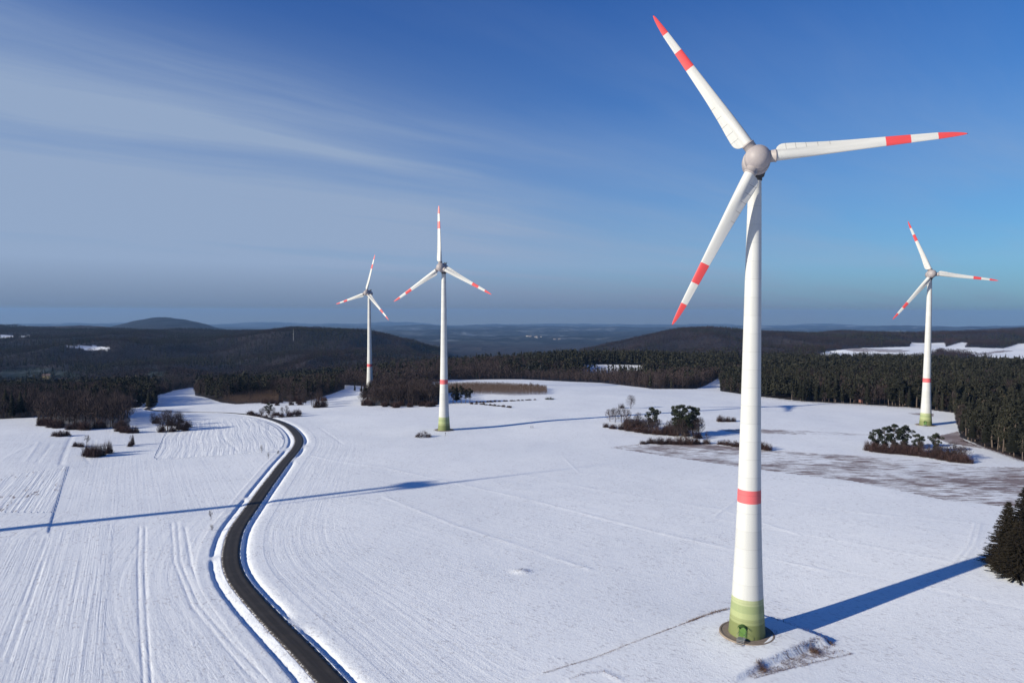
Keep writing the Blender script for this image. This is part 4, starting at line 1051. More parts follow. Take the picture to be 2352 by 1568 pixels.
for px, py, h, w, k, lab in [
    (358, 972, 5.5, 4.2, 'shrub', 'brown wedge-shaped bush left of the broad lone bare tree'), (372, 992, 4.5, 4.2, 'shrub', 'bush under the left side of the broad lone bare tree'), (396, 991, 3.6, 4.5, 'shrub', 'bush under the right side of the broad lone bare tree'), (426, 989, 4.6, 3.6, 'shrub', 'bush at the right foot of the smaller leaning bare tree'),
    (126, 1001, 2.9, 3.4, 'shrub', 'low bush alone on snow below the left wood, left third'), (139, 1002, 3.6, 4.0, 'shrub', 'low bush alone on snow below the left wood, middle third'), (153, 1001, 3.4, 3.6, 'shrub', 'low bush alone on snow below the left wood, right third'),
    (273, 990, 4.2, 4.2, 'shrub', 'bush at the right tail of the left wood, first of four'), (285, 993, 4.5, 4.5, 'shrub', 'bush at the right tail of the left wood, second of four'), (299, 994, 4.3, 4.5, 'shrub', 'bush at the right tail of the left wood, third of four'), (311, 994, 4.2, 3.6, 'shrub', 'bush at the right tail of the left wood, last of four'),
    (199, 1047, 5.8, 3.6, 'shrub', 'dense dark hedge block on the left snow field, left end'), (209, 1049, 6.2, 3.8, 'shrub', 'dense dark hedge block on the left snow field, second bush'), (221, 1049, 6.4, 4.0, 'shrub', 'dense dark hedge block on the left snow field, third bush'), (232, 1047, 6.0, 3.6, 'shrub', 'dense dark hedge block on the left snow field, right end'),
    (249, 1041, 6.6, 3.6, 'shrub', 'round bush just right of the dense hedge block'), (174, 1025, 2.6, 2.8, 'shrub', 'low flat bush left of the small bare tree by the hedge block'), (186, 1026, 2.6, 2.8, 'shrub', 'low flat bush right under the small bare tree by the hedge block'),
    (304, 1022, 5.8, 2.0, 'shrub', 'narrow upright bush alone on the left snow field'), (299, 1025, 2.8, 2.4, 'shrub', 'small low bush at the foot of the narrow upright one'),
    (578, 951, 3.6, 3.2, 'shrub', 'leftmost bush of the clump beside the road bend'), (594, 956, 3.4, 3.6, 'shrub', 'second bush of the clump beside the road bend'), (610, 958, 3.6, 4.0, 'shrub', 'bush under the small pine beside the road bend'), (628, 958, 3.4, 4, 'shrub', 'bush right of the small pine beside the road bend'), (647, 958, 3.2, 4, 'shrub', 'fifth bush of the clump beside the road bend'), (666, 957, 4.6, 4.4, 'shrub', 'tall brown bush near the right end of the road-bend clump'), (684, 956, 5.4, 4.6, 'grey_shrub', 'rounded grey bush at the right end of the road-bend clump'),
    (728, 936, 8.2, 5.5, 'shrub', 'big brown bush alone before the dark wood, left half'), (743, 935, 8.0, 5.5, 'shrub', 'big brown bush alone before the dark wood, right half'),
    (838, 931, 5.2, 4.6, 'shrub', 'brown bush at the left foot of the round leafless grove'), (853, 932, 4.6, 4.6, 'shrub', 'second brown bush at the left foot of the round leafless grove'), (884, 934, 3.8, 4, 'shrub', 'brown bush at the front of the round leafless grove, left'), (910, 936, 4.6, 5, 'shrub', 'brown bush at the front of the round leafless grove, right'), (985, 934, 4.6, 5, 'shrub', 'brown bush at the front right of the round leafless grove, by the tower'),
    (1196, 886, 2.6, 3.8, 'grey_shrub', 'grey bush in the short row far behind, leftmost'), (1207, 887, 3.0, 3.8, 'grey_shrub', 'grey bush in the short row far behind, second'), (1220, 887, 4.4, 4.2, 'grey_shrub', 'grey bush in the short row far behind, tallest'), (1234, 888, 3.6, 4.2, 'grey_shrub', 'grey bush in the short row far behind, fourth'), (1245, 889, 2.4, 3.2, 'grey_shrub', 'grey bush in the short row far behind, rightmost')]:
    LIST.append(('bush', k, px, py, h, w, lab, 'bush', None))
LIST += [('bare_tree', 'sapling', 200, 1026, 6.6, 6, 'small bare tree behind the dense dark hedge block', 'bare tree', None),
         ('pine_tree', 'pine', 617, 953, 8.0, 9, 'small dark pine in the clump beside the road bend', 'pine', None),
         ('young_tree', 'sapling', 601, 1040, 4.4, 3.4, 'young bare tree left of the road bend, tallest of three', 'young tree', 'young trees by the road'),
         ('young_tree', 'sapling', 617, 1053, 3.6, 2.8, 'young bare tree left of the road bend, nearest of three', 'young tree', 'young trees by the road'),
         ('young_tree', 'sapling', 639, 1042, 3.4, 2.2, 'young bare tree left of the road bend, closest to the road', 'young tree', 'young trees by the road'),
         ('young_tree', 'sapling', 484.5, 1194, 3.5, 2.8, 'young bare tree beside the long tower shadow, the farther one', 'young tree', 'young trees by the road'),
         ('young_tree', 'sapling', 487, 1218, 3.0, 2.3, 'young bare tree beside the long tower shadow, the nearer one', 'young tree', 'young trees by the road'),
         ('conifer', 'forest_conifer', 1040, 926, 14, 15, 'dark conifer peeping out right behind the second tower', 'conifer', None),
         ('conifer', 'forest_conifer', 1049, 925, 16.5, 17, 'tallest dark conifer right of the second tower', 'conifer', None),
         ('conifer', 'forest_conifer', 1059, 926, 14.5, 15, 'dark conifer, third in the clump right of the second tower', 'conifer', None),
         ('conifer', 'forest_conifer', 1070, 926, 12.0, 14, 'dark conifer, fourth in the clump right of the second tower', 'conifer', None),
         ('conifer', 'forest_conifer', 1079, 926, 12.5, 13, 'dark conifer at the right end of the clump by the second tower', 'conifer', None),
         ('conifer', 'forest_conifer', 815, 898, 9, 11, 'small conifer on snow left of the farthest tower', 'conifer', None),
         ('conifer', 'forest_conifer', 830, 900, 8, 11, 'small conifer closest to the foot of the farthest tower', 'conifer', None)]
for nm, kind, px, py, h, w, lab, cat, grp in LIST:
    x, y = g(px, py); 
    if kind in ('shrub', 'grey_shrub'): w = w*.86; h = h*1.35
    elif kind == 'bare': w = w*1.3
    elif kind == 'pine': h = h*(1.25 if px > 1900 else 1.12); w = w*1.1
    place(nm, kind, x, y, h, w, lab, cat, grp)
random.seed(21)
for L, lab in ((HEDGES[0], 'low brown bush in the thin row right of the second tower, front row'), (HEDGES[1], 'low brown bush in the thin row right of the second tower, back row')):
    for p in resample(L[:3], 3.4):
        place('bush', 'shrub', p[0]+random.uniform(-1, 1), p[1]+random.uniform(-1, 1), random.uniform(1.2, 2.6), random.uniform(1.6, 2.4), lab, 'bush', lab.replace('low brown bush in ', 'bushes of '))

# ---- woods
def jitter_grid(poly, step, seed, ymax=None):
    P = np.array(poly); r = R_(seed)
    xs = np.arange(P[:, 0].min(), P[:, 0].max(), step); ys = np.arange(P[:, 1].min(), P[:, 1].max(), step)
    X, Y = np.meshgrid(xs, ys); X = X.ravel()+r.uniform(-.45, .45, X.size)*step; Y = Y.ravel()+r.uniform(-.45, .45, Y.size)*step
    k = inpoly(X, Y, poly) & (np.abs(X/np.maximum(Y, 1)) < .80); return X[k], Y[k]
cand = []      # x, y, h, kind(0 conifer,1 bare), region
rg = R_(77)
def addc(x, y, h, con, reg, ed):
    cand.append(np.stack([x, y, h, con.astype(float), np.full(len(x), reg), ed], 1))
def edge_d(x, y, front):
    return polydist(x, y, front)[0]
for reg, poly, step, nfront in ((0, FR, 5.3, 9), (1, FC, 5.3, 6), (2, FL, 5.6, 15)):
    x, y = jitter_grid(poly, step, 50+reg)
    k = np.ones(len(x), bool)
    for P in CLEAR: k &= ~inpoly(x, y, P)
    for P in (SAPL1, G3, G2): k &= ~inpoly(x, y, P)
    # openings in the left valley wood and by the glade
    x, y = x[k], y[k]; a = x/y*1570+1176
    nz = fbm(x/60, y/60, 91+reg, 3)
    if reg == 0:
        con = rg.random(len(x)) < np.clip(.70+nz*.7-.6*sstep(2100, 2250, a)*sstep(820, 980, y), 0, 1)
    elif reg == 1:
        con = rg.random(len(x)) < np.clip(-.25+1.0*sstep(880, 1010, y)*sstep(1080, 1240, a)+.35*sstep(1350, 1560, a)*sstep(650, 800, y)+nz*.9, .04, .95)
        k = ~((a > 1590) & (y < 730)); x, y, con, a, nz = x[k], y[k], con[k], a[k], nz[k]
    else:
        con = rg.random(len(x)) < np.clip(.15+nz*1.1, .04, .8)
    h = np.where(con, rg.uniform(14, 23, len(x)), rg.uniform(10.5, 17.5, len(x)))*(1+.22*fbm(x/45, y/45, 71+reg, 3))
    if reg == 0: h = h*(.80+.20*sstep(1660, 1800, a))
    if reg == 1: h = np.where((y > 850) & (y < 955) & (a > 1170) & (a < 1480), h*.72, h)
    addc(x, y, h, con, reg, edge_d(x, y, poly[:nfront]))
for reg, poly, step, hh in ((3, G3, 8.2, (13, 24)), (4, G2, 6.0, (12, 21))):
    x, y = jitter_grid(poly, step, 60+reg)
    con = rg.random(len(x)) < (.10 if reg == 4 else .02)
    addc(x, y, rg.uniform(*hh, len(x)), con, reg, np.zeros(len(x)))
CA = np.concatenate(cand)
CA[:, 2] *= np.where(CA[:, 5] < 3, .82, 1)
score = CA[:, 1]+2.2*np.minimum(CA[:, 5], 400)
score = np.where(CA[:, 4] >= 3, 0, score)
av = CA[:, 0]/CA[:, 1]; inview = np.abs(av) < .765
REGL = {0: ('tall conifer at the snowy front edge of the big dark forest on the right', 'conifers at the edge of the right-hand forest', 'leafless tree among the conifers at the edge of the right-hand forest', 'leafless trees at the edge of the right-hand forest'),
        1: ('conifer at the edge of the wood behind the middle snow field', 'conifers at the edge of the far middle wood', 'leafless tree at the edge of the wood behind the middle snow field', 'leafless trees at the edge of the far middle wood'),
        2: ('conifer at the edge of the left-hand wood beyond the road', 'conifers at the edge of the left-hand wood', 'leafless tree at the edge of the left-hand wood beyond the road', 'leafless trees at the edge of the left-hand wood'),
        3: ('conifer among the bare trees of the left wood nearest the road', 'conifers of the near left wood', 'leafless brown tree in the thick left wood nearest the camera', 'leafless trees of the near left wood'),
        4: ('conifer inside the round leafless grove between the two left turbines', 'conifers of the round grove', 'leafless brown tree of the round grove between the two left turbines', 'leafless trees of the round grove')}
single = np.zeros(len(CA), bool)
for con, lim in ((1, 275), (0, 190)):
    idx = np.where((CA[:, 3] == con) & inview)[0]; idx = idx[np.argsort(score[idx])][:lim]; single[idx] = True
    for i in idx:
        x, y, h, _, reg, _e = CA[i]; L = REGL[int(reg)]
        if con: place('conifer', 'forest_conifer', x, y, h, h*random.uniform(.8, 1.1), L[0], 'conifer', L[1], .2)
        else: place('leafless_tree', 'bare', x, y, h, h*random.uniform(.95, 1.3), L[2], 'leafless tree', L[3], .2)

# undergrowth and thickets that fill the small groves
random.seed(33)
def fill(poly_px, n, kinds, label, group, seed):
    P = [g(*p) for p in poly_px]; A = np.array(P); r = R_(seed); k = 0
    while k < n:
        x, y = r.uniform(A[:, 0].min(), A[:, 0].max()), r.uniform(A[:, 1].min(), A[:, 1].max())
        if not inpoly(np.array([x]), np.array([y]), P)[0]: continue
        nm, kind, h0, h1, wf, lab, cat, grp = kinds[k % len(kinds)]; h = r.uniform(h0, h1)
        place(nm, kind, x, y, h*(1.3 if kind == 'shrub' else 1), h*wf, lab, cat, grp); k += 1
fill([(1420, 976), (1455, 974), (1545, 992), (1605, 1000), (1600, 1006), (1540, 999), (1470, 993), (1425, 984)], 34,
     [('thicket_bush', 'shrub', 3.6, 5.6, .85, 'dark bush in the thick undergrowth of the middle grove', 'bush', 'undergrowth of the middle grove'),
      ('thicket_tree', 'bare', 5.0, 8.0, 1.0, 'small brown tree in the thick undergrowth of the middle grove', 'bare tree', 'small trees in the middle grove')], '', '', 1)
fill([(1545, 996), (1608, 996), (1606, 1009), (1545, 1004)], 12,
     [('thicket_tree', 'bare', 8.0, 12.0, .9, 'brown leafless tree between the stems of the big pines', 'bare tree', 'leafless trees between the big pines')], '', '', 2)
fill([(1992, 1030), (2080, 1030), (2160, 1042), (2230, 1056), (2226, 1063), (2130, 1050), (2050, 1041), (1992, 1036)], 40,
     [('thicket_bush', 'shrub', 3.0, 4.6, 1.0, 'dark bush in the dense thicket under the right-hand pines', 'bush', 'thicket under the right-hand pines'),
      ('thicket_tree', 'bare', 4.5, 6.8, 1.0, 'small brown tree in the thicket under the right-hand pines', 'bare tree', 'small trees under the right-hand pines')], '', '', 3)
fill([(92, 968), (160, 980), (285, 980), (296, 966), (290, 972), (285, 986), (150, 988), (88, 976)], 17,
     [('thicket_bush', 'shrub', 3.0, 6.5, .9, 'dark bush along the lower edge of the near left wood', 'bush', 'bushes below the near left wood')], '', '', 4)
fill([(834, 926), (900, 930), (1008, 927), (1006, 933), (920, 936), (834, 931)], 26,
     [('thicket_bush', 'shrub', 2.6, 4.8, .95, 'brown bush along the lower edge of the round leafless grove', 'bush', 'bushes below the round grove')], '', '', 5)
fill([(572, 948), (690, 950), (694, 957), (600, 958), (574, 953)], 20,
     [('thicket_bush', 'shrub', 2.2, 4.4, .95, 'dark bush in the thicket beside the road bend', 'bush', 'thicket beside the road bend'),
      ('thicket_tree', 'bare', 4.5, 7.5, .9, 'small dark tree in the thicket beside the road bend', 'bare tree', 'small trees beside the road bend')], '', '', 6)
fill([(345, 968), (430, 970), (432, 990), (365, 990)], 12,
     [('thicket_bush', 'shrub', 2.6, 5.0, .9, 'dark bush round the foot of the lone trees at the left road bend', 'bush', 'bushes round the lone trees'),
      ('thicket_tree', 'bare', 7, 11, .9, 'dark leafless tree beside the broad lone tree at the left road bend', 'bare tree', 'leafless trees by the left road bend')], '', '', 7)
fill([(560, 925), (640, 924), (750, 915), (752, 930), (700, 934), (600, 931)], 26,
     [('thicket_tree', 'bare', 8, 13, .8, 'leafless tree standing in front of the left-hand dark wood', 'bare tree', 'leafless trees before the dark left wood'),
      ('thicket_bush', 'shrub', 2.6, 5.0, .9, 'brown bush in front of the left-hand dark wood', 'bush', 'bushes before the dark left wood')], '', '', 8)

def scatter(name, protos, X, Y, Hh, Wd, mats, lab_kind='stuff', seed=5, sink=.3, midx=None):
    """many plants as one mesh"""
    r = R_(seed); which = r.integers(0, len(protos), len(X)); Z = H(X, Y)-sink
    Vs = []; Fs = []; Ts = []; n = 0
    for k, (V, F) in enumerate(protos):
        q = np.where(which == k)[0]
        if not len(q): continue
        a = r.random(len(q))*6.283; c, s = np.cos(a)[:, None], np.sin(a)[:, None]
        vx = (V[None, :, 0]*c-V[None, :, 1]*s)*Wd[q][:, None]+X[q][:, None]
        vy = (V[None, :, 0]*s+V[None, :, 1]*c)*Wd[q][:, None]+Y[q][:, None]
        vz = V[None, :, 2]*Hh[q][:, None]+Z[q][:, None]
        Vs.append(np.stack([vx, vy, vz], -1).reshape(-1, 3))
        Fs.append((F[None]+(np.arange(len(q))*len(V))[:, None, None]+n).reshape(-1, 3)); n += len(q)*len(V)
        Ts.append(np.repeat(r.random(len(q)), len(V)))
    me = mesh_np(name, np.concatenate(Vs), [np.concatenate(Fs)], mats)
    add_attr(me, 'tint', np.concatenate(Ts), 'FLOAT')
    o = link(name, me); tag(o, kind='stuff'); return o
rest = CA[~single]
near = rest[:, 1] < 760
con_near = [conifer(R_(600+i), 10, 8, .17, .15, .8, .4) for i in range(4)]+[pine_lod(R_(610+i), 96, .042) for i in range(5)]
con_far = [conifer(R_(620+i), 6, 6, .19, .2, .8, .35) for i in range(4)]+[pine_lod(R_(630+i), 36, .075) for i in range(5)]
bar_near = [bare_lod(R_(640+i), 170, .017, .27) for i in range(5)]
bar_far = [bare_lod(R_(650+i), 62, .036, .28) for i in range(5)]
for nm, con, nr_, pr, mt, lab in (('conifer_forest', 1, True, con_near, M_NEEDLE, 'dense inner conifers of the near forests'), ('conifer_forest', 1, False, con_far, M_NEEDLE, 'far mass of dark conifers behind the snow plateau'),
                             ('leafless_forest', 0, True, bar_near, M_TWIG, 'inner leafless trees of the near brown woods'), ('leafless_forest', 0, False, bar_far, M_TWIG, 'far mass of leafless brown trees behind the snow plateau')):
    q = rest[(rest[:, 3] == con) & (near == nr_)]
    if not len(q): continue
    o = scatter(nm, pr, q[:, 0], q[:, 1], q[:, 2], q[:, 2]*.95, [mt], seed=int(31+con*3+nr_)); tag(o, lab, 'forest')
# hillside woods
def hill(amin, amax, d0, d1, step, seed):
    r = R_(seed); d = []; 
    Ys = np.arange(d0, d1, step*1.0); X = []; Y = []
    for yv in Ys:
        st = step*(1+.25*(yv-d0)/(d1-d0)); xs = np.arange(amin*yv, amax*yv, st); X.append(xs+r.uniform(-.5, .5, len(xs))*st); Y.append(np.full(len(xs), yv)+r.uniform(-.5, .5, len(xs))*step)
    return np.concatenate(X), np.concatenate(Y)
for nm, (a0, a1, d0, d1, st) in (('left', (-.80, -.04, 1215, 3900, 10.5)), ('right', (.10, .80, 1190, 3700, 10.5))):
    x, y = hill(a0, a1, d0, d1, st, 88 if nm == 'left' else 89)
    z = H(x, y); u, v = project(x, y, z); k = np.ones(len(x), bool)
    for P in (FR, FC, FL): k &= ~inpoly(x, y, P)
    for P, e0, e1 in FIELD_SNOW_FAR: k &= ~((inpoly(u, v, P) | inpoly(u, v-4, P)) & (y > e0) & (y < e1))
    for P, e0, e1 in MEADOW_AND_SHADE_FAR: k &= ~(inpoly(u, v, P) & (y > e0) & (y < e1) & (fbm(x/45, y/45, 5, 2) < .22))
    for P in ([(1930, 800), (1965, 799), (2096, 804), (2075, 809), (1960, 808)],): k &= ~inpoly(u, v, P)
    k &= z > -135
    if nm == 'left': k &= ~((u > 1010) & (y > 1500))
    # in front of the open ground: keep the sight lines the photograph has
    if nm == 'right': k &= ~((u > 1880) & (y > 1230) & (y < 1500) & (v < 846)); k &= ~((y > 1300) & (y < 2000) & (u < 1880) & (z < -60))
    x, y, u, z = x[k], y[k], u[k], z[k]
    nz = fbm(x/170, y/170, 61, 3); con = (rg.random(len(x)) < np.clip(.22+nz*1.3, .02, .85))
    h = rg.uniform(10, 16, len(x))*np.where(con, 1.2, 1.0)
    bl = [bare_lod(R_(700+i), 26, .075, .36) for i in range(5)]; cf = [conifer(R_(710+i), 4, 5, .24, .2, .8, .3) for i in range(4)]
    q = con; tag(scatter('hillside_conifers', cf, x[q], y[q], h[q], h[q]*.95, [M_NEEDLE], seed=90), 'scattered conifer stands on the %s-hand hills' % nm, 'forest')
    q = ~con; tag(scatter('hillside_wood', bl, x[q], y[q], h[q], h[q]*1.3, [M_HILL], seed=91), 'leafless brown woodland covering the %s-hand hills' % nm, 'forest')
print('trees', len(CA), single.sum())
# sapling thickets
def thicket(name, poly, step, hh, lab, seed, w=.16, mat=M_SAPL):
    x, y = jitter_grid(poly, step, seed); r = R_(seed)
    P = [bare_lod(R_(seed+i), 22, .030, .22, .25) for i in range(4)]
    o = scatter(name, P, x, y, r.uniform(hh*.75, hh*1.1, len(x)), r.uniform(.8, 1.2, len(x))*hh*.7, [mat], seed=seed, sink=.05); tag(o, lab, 'thicket'); return o
thicket('sapling_thicket', SAPL1, 1.9, 5.6, 'pale brown thicket of young stems before the left wood', 801)
thicket('sapling_thicket', SAPL2, 1.35, 4.6, 'pale brown strip of young stems behind the second tower', 802)
# dry grass and stubble
def tufts(name, pts, hh, lab, seed, spread=.6, n=10, mat=M_DRY):
    r = R_(seed); P = np.repeat(pts, n, 0)+r.normal(size=(len(pts)*n, 2))*spread
    z = H(P[:, 0], P[:, 1])+detail(P[:, 0], P[:, 1]); B = np.stack([P[:, 0], P[:, 1], z-.03], 1)
    D = unit(r.normal(size=(len(B), 3))*.55+[0, 0, 1]); V, F = slivers(B, D, r.uniform(.5, 1.2, len(B))*hh, r.uniform(.03, .08, len(B)), r)
    me = mesh_np(name, V, [F], [mat]); add_attr(me, 'tint', np.repeat(r.random(len(B)), 3), 'FLOAT')
    return tag(link(name, me), lab, 'grass', None, 'stuff')
def along(pxs, step): return resample([g(*p) for p in pxs], step)
tufts('dry_grass', along([(1251, 1548), (1374, 1510), (1442, 1482), (1583, 1430)], .5), .30, 'sparse dry grass along the left edge of the turbine pad', 1, .35, 17)
tufts('dry_grass', along([(1583, 1430), (1620, 1417), (1674, 1405)], .25), .62, 'reddish dry grass behind the foot of the nearest turbine', 2, .4, 18)
tufts('dry_grass', along([(1765, 1424), (1830, 1448), (1873, 1464), (1914, 1481)], .25), .75, 'dark grass strip on the shaded bank right of the nearest turbine', 3, .40, 26)
_tx, _ty = jitter_grid(TRI, .42, 4)
_k = fbm(_tx/1.3, _ty/1.3, 15, 3) > -.06
tufts('dry_grass', np.stack([_tx[_k], _ty[_k]], 1), .38, 'tangled dry stalks poking through snow below the nearest turbine', 4, .25, 9)
tufts('dry_grass', along([(1957, 1500), (1840, 1528), (1732, 1556)], .4), .34, 'line of dry stalks at the lower rim of the stalk patch', 5, .2, 10)
tufts('dry_grass', np.concatenate([along([(1748, 1532), (1752, 1540)], .2), along([(1866, 1492), (1872, 1500)], .2)]), .8, 'two darker weed clumps in the stalk patch', 6, .55, 60)
tufts('dry_grass', along([(1309, 1564), (1350, 1550), (1386, 1547), (1425, 1564)], .4), .3, 'dry grass on the low rim at the bottom of the photo', 7, .3, 8)
tufts('dry_grass', along([(1405, 1028), (1470, 1021), (1540, 1013)], .8), .7, 'brown grass on the pointed tip of the thawed field', 8, .7, 14)
_a = np.linspace(0, 6.28, 60)
for (kx, kk, sd_) in (('main', .12, 9), ('T2', .35, 10), ('T4', .35, 11)):
    cx_, cy_, _ = TUR[kx]; rr_ = 6.1
    r = R_(sd_); sel = r.random(60) < (.45 if kx == 'main' else .8)
    tufts('dry_grass', np.stack([cx_+rr_*np.cos(_a[sel]), cy_+rr_*np.sin(_a[sel])], 1), .45, 'withered weeds round the foot of the %s turbine' % {'main': 'nearest', 'T2': 'second', 'T4': 'right-hand'}[kx], sd_, .35, 9)
_p = HEAP; r = R_(12)
tufts('dry_grass', np.stack([_p[0]+r.normal(size=26)*1.7, _p[1]+r.normal(size=26)*.9], 1), .3, 'weeds on the small snow heap in the open field', 12, .25, 7)
tufts('dry_grass', along([(600, 928), (640, 926), (700, 922)], 1.5), 1.2, 'undergrowth at the foot of the left wood', 13, 1.2, 14, M_SHRUB)
tufts('dry_grass', along([(1720, 910), (1850, 924), (1977, 930), (2100, 938), (2146, 944)], 1.5), 1.4, 'undergrowth at the foot of the right forest', 14, 1.5, 16, M_SHRUB)
tufts('dry_grass', along([(2209, 1012), (2240, 1022), (2270, 1031), (2352, 1060)], .8), 1.3, 'rusty undergrowth at the near corner of the right forest', 15, 1.0, 20, M_SHRUB)

# ------------------------------------------------------------------ small things
# brush heap beside the second turbine
def brush_heap(px, py, w, h, label, mat, n=900, seed=3, name='brush_heap', cat='brush heap'):
    x, y = g(px, py); r = R_(seed)
    a = r.random(n)*6.28; q = np.sqrt(r.random(n)); P = np.stack([q*np.cos(a)*w/2, q*np.sin(a)*w/2.6, (1-q**1.5)*h*.8*r.random(n)], 1)
    D = unit(np.stack([np.cos(a)*.8, np.sin(a)*.8, r.uniform(-.1, 1.0, n)], 1)+r.normal(size=(n, 3))*.35)
    V, F = slivers(P, D, r.uniform(.6, 2.2, n), r.uniform(.06, .16, n), r)
    me = mesh_np(name, V, [F], [mat]); o = link(name, me); o.location = (x, y, gz_at(x, y)); tag(o, label, cat)
brush_heap(972, 1003, 8.5, 4.6, 'dark heap of cut branches lying on snow left of the second tower', M_SHRUB)
brush_heap(1262, 917, 7.0, 2.2, 'low greenish snow-dusted juniper bush alone on the far snow field', M_PINE, 500, 8, 'juniper_bush', 'bush')
M_CLOTH1 = simple('dark_jacket', (.03, .03, .05), .9, .1); M_CLOTH2 = simple('dark_coat', (.05, .03, .03), .9, .1); M_SKIN = simple('skin', (.45, .28, .21), .6, .3); M_HAIR = simple('hair', (.04, .03, .02), .9, .1)
def person(px, py, rz, mat, label):
    """one walking figure as one continuous skin-grown body"""
    x, y = g(px, py)
    o = empty('person', (x, y, gz_at(x, y)+.02), rz); tag(o, label, 'person', 'two walkers on the snow')
    J = {'pel': (0, 0, .93, .16), 'bel': (0, .01, 1.12, .14), 'che': (0, .02, 1.34, .17), 'nek': (0, .01, 1.50, .065), 'hd0': (0, 0, 1.60, .085), 'hd1': (0, -.01, 1.72, .085),
         'lh': (.10, 0, .88, .10), 'lk': (.11, -.14, .50, .075), 'la': (.11, -.10, .10, .05), 'lt': (.12, -.27, .04, .045),
         'rh': (-.10, 0, .88, .10), 'rk': (-.11, .02, .49, .075), 'ra': (-.11, .24, .12, .05), 'rtt': (-.12, .10, .04, .045),
         'ls': (.20, .02, 1.42, .075), 'le': (.27, .12, 1.15, .055), 'lw': (.26, .03, .92, .04), 'lf': (.26, -.04, .83, .035),
         'rs': (-.20, .02, 1.42, .075), 're': (-.27, -.04, 1.15, .055), 'rw': (-.26, -.16, .95, .04), 'rf': (-.25, -.20, .87, .035)}
    E = [('pel', 'bel'), ('bel', 'che'), ('che', 'nek'), ('nek', 'hd0'), ('hd0', 'hd1'), ('pel', 'lh'), ('lh', 'lk'), ('lk', 'la'), ('la', 'lt'), ('pel', 'rh'), ('rh', 'rk'), ('rk', 'ra'), ('ra', 'rtt'),
         ('che', 'ls'), ('ls', 'le'), ('le', 'lw'), ('lw', 'lf'), ('che', 'rs'), ('rs', 're'), ('re', 'rw'), ('rw', 'rf')]
    ks = list(J); me = bpy.data.meshes.new('body'); me.from_pydata([J[k][:3] for k in ks], [(ks.index(a), ks.index(b)) for a, b in E], [])
    me.materials.append(mat); b_ = link('body', me, o)
    sk = b_.modifiers.new('skin', 'SKIN'); lay = me.skin_vertices[0] if len(me.skin_vertices) else None
    if lay is None:
        import bmesh
        bm_ = bmesh.new(); bm_.from_mesh(me); bm_.verts.layers.skin.verify(); bm_.to_mesh(me); bm_.free(); lay = me.skin_vertices[0]
    for i, k in enumerate(ks): lay.data[i].radius = (J[k][3], J[k][3]); lay.data[i].use_root = (k == 'pel')
    ss = b_.modifiers.new('sub', 'SUBSURF'); ss.levels = 1; ss.render_levels = 2
    mb = MB(); mb.lathe([(.001, 1.83), (.07, 1.82), (.105, 1.77), (.11, 1.70), (.10, 1.66)], 14); mb.build('hat', M_HAIR, o, True)
    mb = MB(); mb.lathe([(.02, 0), (.05, .02), (.078, .07), (.075, .12), (.04, .15)], 12, Matrix(((1, 0, 0, 0), (0, .8, 0, -.03), (0, 0, 1, 1.55), (0, 0, 0, 1)))); mb.build('face', M_SKIN, o, True)
person(1219.5, 983.5, 1.2, M_CLOTH1, 'person in dark clothes walking on the snow, the left of two tiny figures')
person(1224, 983, 1.4, M_CLOTH2, 'person in dark clothes walking on the snow, the right of two tiny figures')
# marker post near the second turbine
x, y = g(1023, 1001); mb = MB(); mb.tube([(0, 0, -.3), (0, 0, 1.9)], .09, 6); mb.box((0, 0, 1.75), (.5, .08, .5), .3)
o = mb.build('marker_post', M_DARK); o.location = (x, y, gz_at(x, y)); tag(o, 'small dark marker post with a plate in front of the second tower', 'post')
# hunting hide at the forest edge
M_WOOD = simple('reddish_boards', (.16, .075, .06), .9, .1, .25, 2)
x, y = g(1977, 929); o = empty('hunting_hide', (x, y, gz_at(x, y)), .3); tag(o, 'small reddish raised hunting hide at the edge of the right-hand forest', 'hunting hide')
mb = MB(); mb.box((0, 0, 3.1), (2.2, 2.2, 2.2)); mb.build('cabin', M_WOOD, o)
for a in (-.9, .9):
    for b_ in (-.9, .9): mb = MB(); mb.tube([(a*1.3, b_*1.3, -.2), (a, b_, 2.1)], .09, 5); mb.build('leg', M_WOOD, o)
mb = MB(); mb.box((0, 0, 4.32), (2.7, 2.7, .14)); mb.build('roof', M_DARK, o)
mb = MB(); mb.box((0, -1.12, 3.4), (1.2, .06, .5)); mb.build('window', M_DARK, o)
# radio mast on the hill
x, y = g(674, 783); z = float(H(np.array([x]), np.array([y]))[0]); o = empty('radio_mast', (x, y, z)); tag(o, 'thin pale radio mast rising from the wooded hill on the left', 'mast')
M_MAST = simple('pale_metal', (.42, .42, .43), .5, .3, .05)
mb = MB(); mb.tube([(0, 0, -2), (0, 0, 24), (0, 0, 42)], [.7, .5, .25], 8); mb.build('shaft', M_MAST, o)
mb = MB(); mb.tube([(0, 0, 24), (0, 0, 26)], .9, 8); mb.build('antenna_ring', M_MAST, o)
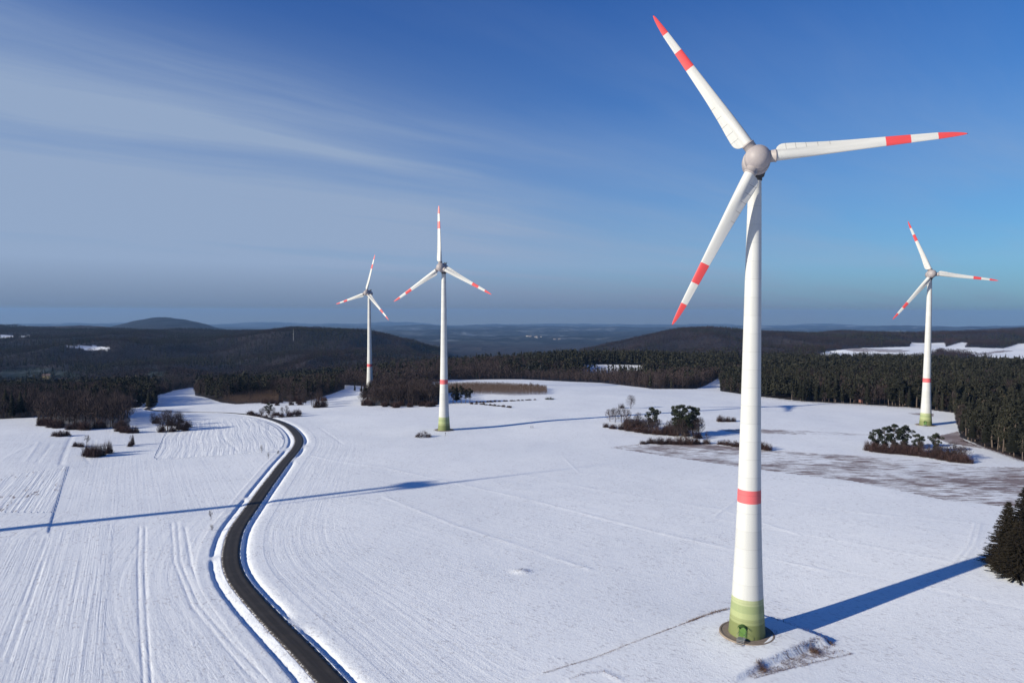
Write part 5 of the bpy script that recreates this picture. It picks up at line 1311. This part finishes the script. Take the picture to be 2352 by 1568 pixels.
# houses far below
M_YEL = simple('ochre_wall', (.55, .42, .22), .9, .1, .08, 1); M_WHT = simple('white_wall', (.42, .42, .41), .9, .1, .06, 1); M_ROOF = simple('dull_roof', (.17, .12, .11), .9, .1, .2, 1); M_WIN = simple('window_glass', (.04, .05, .06), .2, .5)
def house(x, y, w, d, h, rz, wall, label, rh=.35, group=None, wins=True):
    z = float(H(np.array([x]), np.array([y]))[0]); o = empty('house', (x, y, z), rz); tag(o, label, 'house', group)
    mb = MB(); mb.box((0, 0, h/2-1), (w, d, h+2)); mb.add([(-w/2, -d/2, h), (-w/2, d/2, h), (-w/2, 0, h+d*rh), (w/2, -d/2, h), (w/2, d/2, h), (w/2, 0, h+d*rh)], [(0, 2, 1), (3, 4, 5)]); mb.build('wall', wall, o)
    mb = MB(); e = .6
    for s in (-1, 1):
        v = [(-w/2-e, s*(d/2+e), h-e*rh*2+.15), (w/2+e, s*(d/2+e), h-e*rh*2+.15), (w/2+e, 0, h+d*rh+.15), (-w/2-e, 0, h+d*rh+.15)]; v += [(a, b, c+.3) for a, b, c in v]
        mb.add(v, [(0, 1, 2, 3), (7, 6, 5, 4), (0, 4, 5, 1), (1, 5, 6, 2), (3, 2, 6, 7), (0, 3, 7, 4)])
    mb.build('roof', M_ROOF, o)
    if wins:
        for fl in range(int(h//3)):
            for k in range(max(2, int(w//4))):
                mb = MB(); mb.box((-w/2+(k+.5)*w/max(2, int(w//4)), -d/2-.03, 1.7+3*fl), (1.2, .1, 1.4)); mb.build('window', M_WIN, o)
    return o
x, y = WD(104, 1420); house(x, y, 14, 10, 9, .25, M_YEL, 'ochre yellow house with two storeys down in the left valley', .30)
for px, dpt, w, lab in ((135, 1420, 9, 'small white house right of the ochre one in the left valley'), (144, 1440, 12, 'long white house farthest right in the left valley hamlet'), (90, 1480, 8, 'small pale shed left of the ochre house in the left valley')):
    x, y = WD(px, dpt); house(x, y, w, 7, 3.2, .1, M_WHT, lab, .3)
random.seed(5); lastxy = []
V_ = [(1217, 8200, 'in the village on the distant plain, left cluster'), (1236, 8000, 'in the village on the distant plain, middle cluster'), (1280, 7200, 'in the village on the distant plain, right cluster'), (1421, 13000, 'in the farthest village beside the right-hand hill'), (905, 12500, 'in the distant pale village right of the left hill'), (1404, 13600, 'in the farthest village beside the right-hand hill')]
for i, (px, dpt, where) in enumerate(V_):
    for k in range(5):
        x, y = WD(px+random.uniform(-7, 7), dpt*(1+random.uniform(-.012, .012)))
        house(x, y, random.uniform(14, 28), random.uniform(10, 13), random.uniform(4, 7), random.uniform(-.3, .3), M_WHT, 'tiny white house '+where, .35, 'houses of the distant villages', False)

# ------------------------------------------------------------------ haze
mb = MB(); mb.box((0, 0, -420), (64000, 64000, 1150)); me = mb.mesh('haze', [])
hm = bpy.data.materials.new('haze'); hm.use_nodes = True; t = hm.node_tree; t.nodes.clear()
pv = N(t, 'ShaderNodeVolumePrincipled'); pv.inputs['Color'].default_value = (.27, .48, .84, 1); pv.inputs['Density'].default_value = 3.0e-5; pv.inputs['Anisotropy'].default_value = .05
ou = N(t, 'ShaderNodeOutputMaterial'); t.links.new(pv.outputs[0], ou.inputs['Volume']); me.materials.append(hm)
tag(link('haze', me), 'thin blue winter haze over the far hills and plain', 'haze', None, 'stuff')
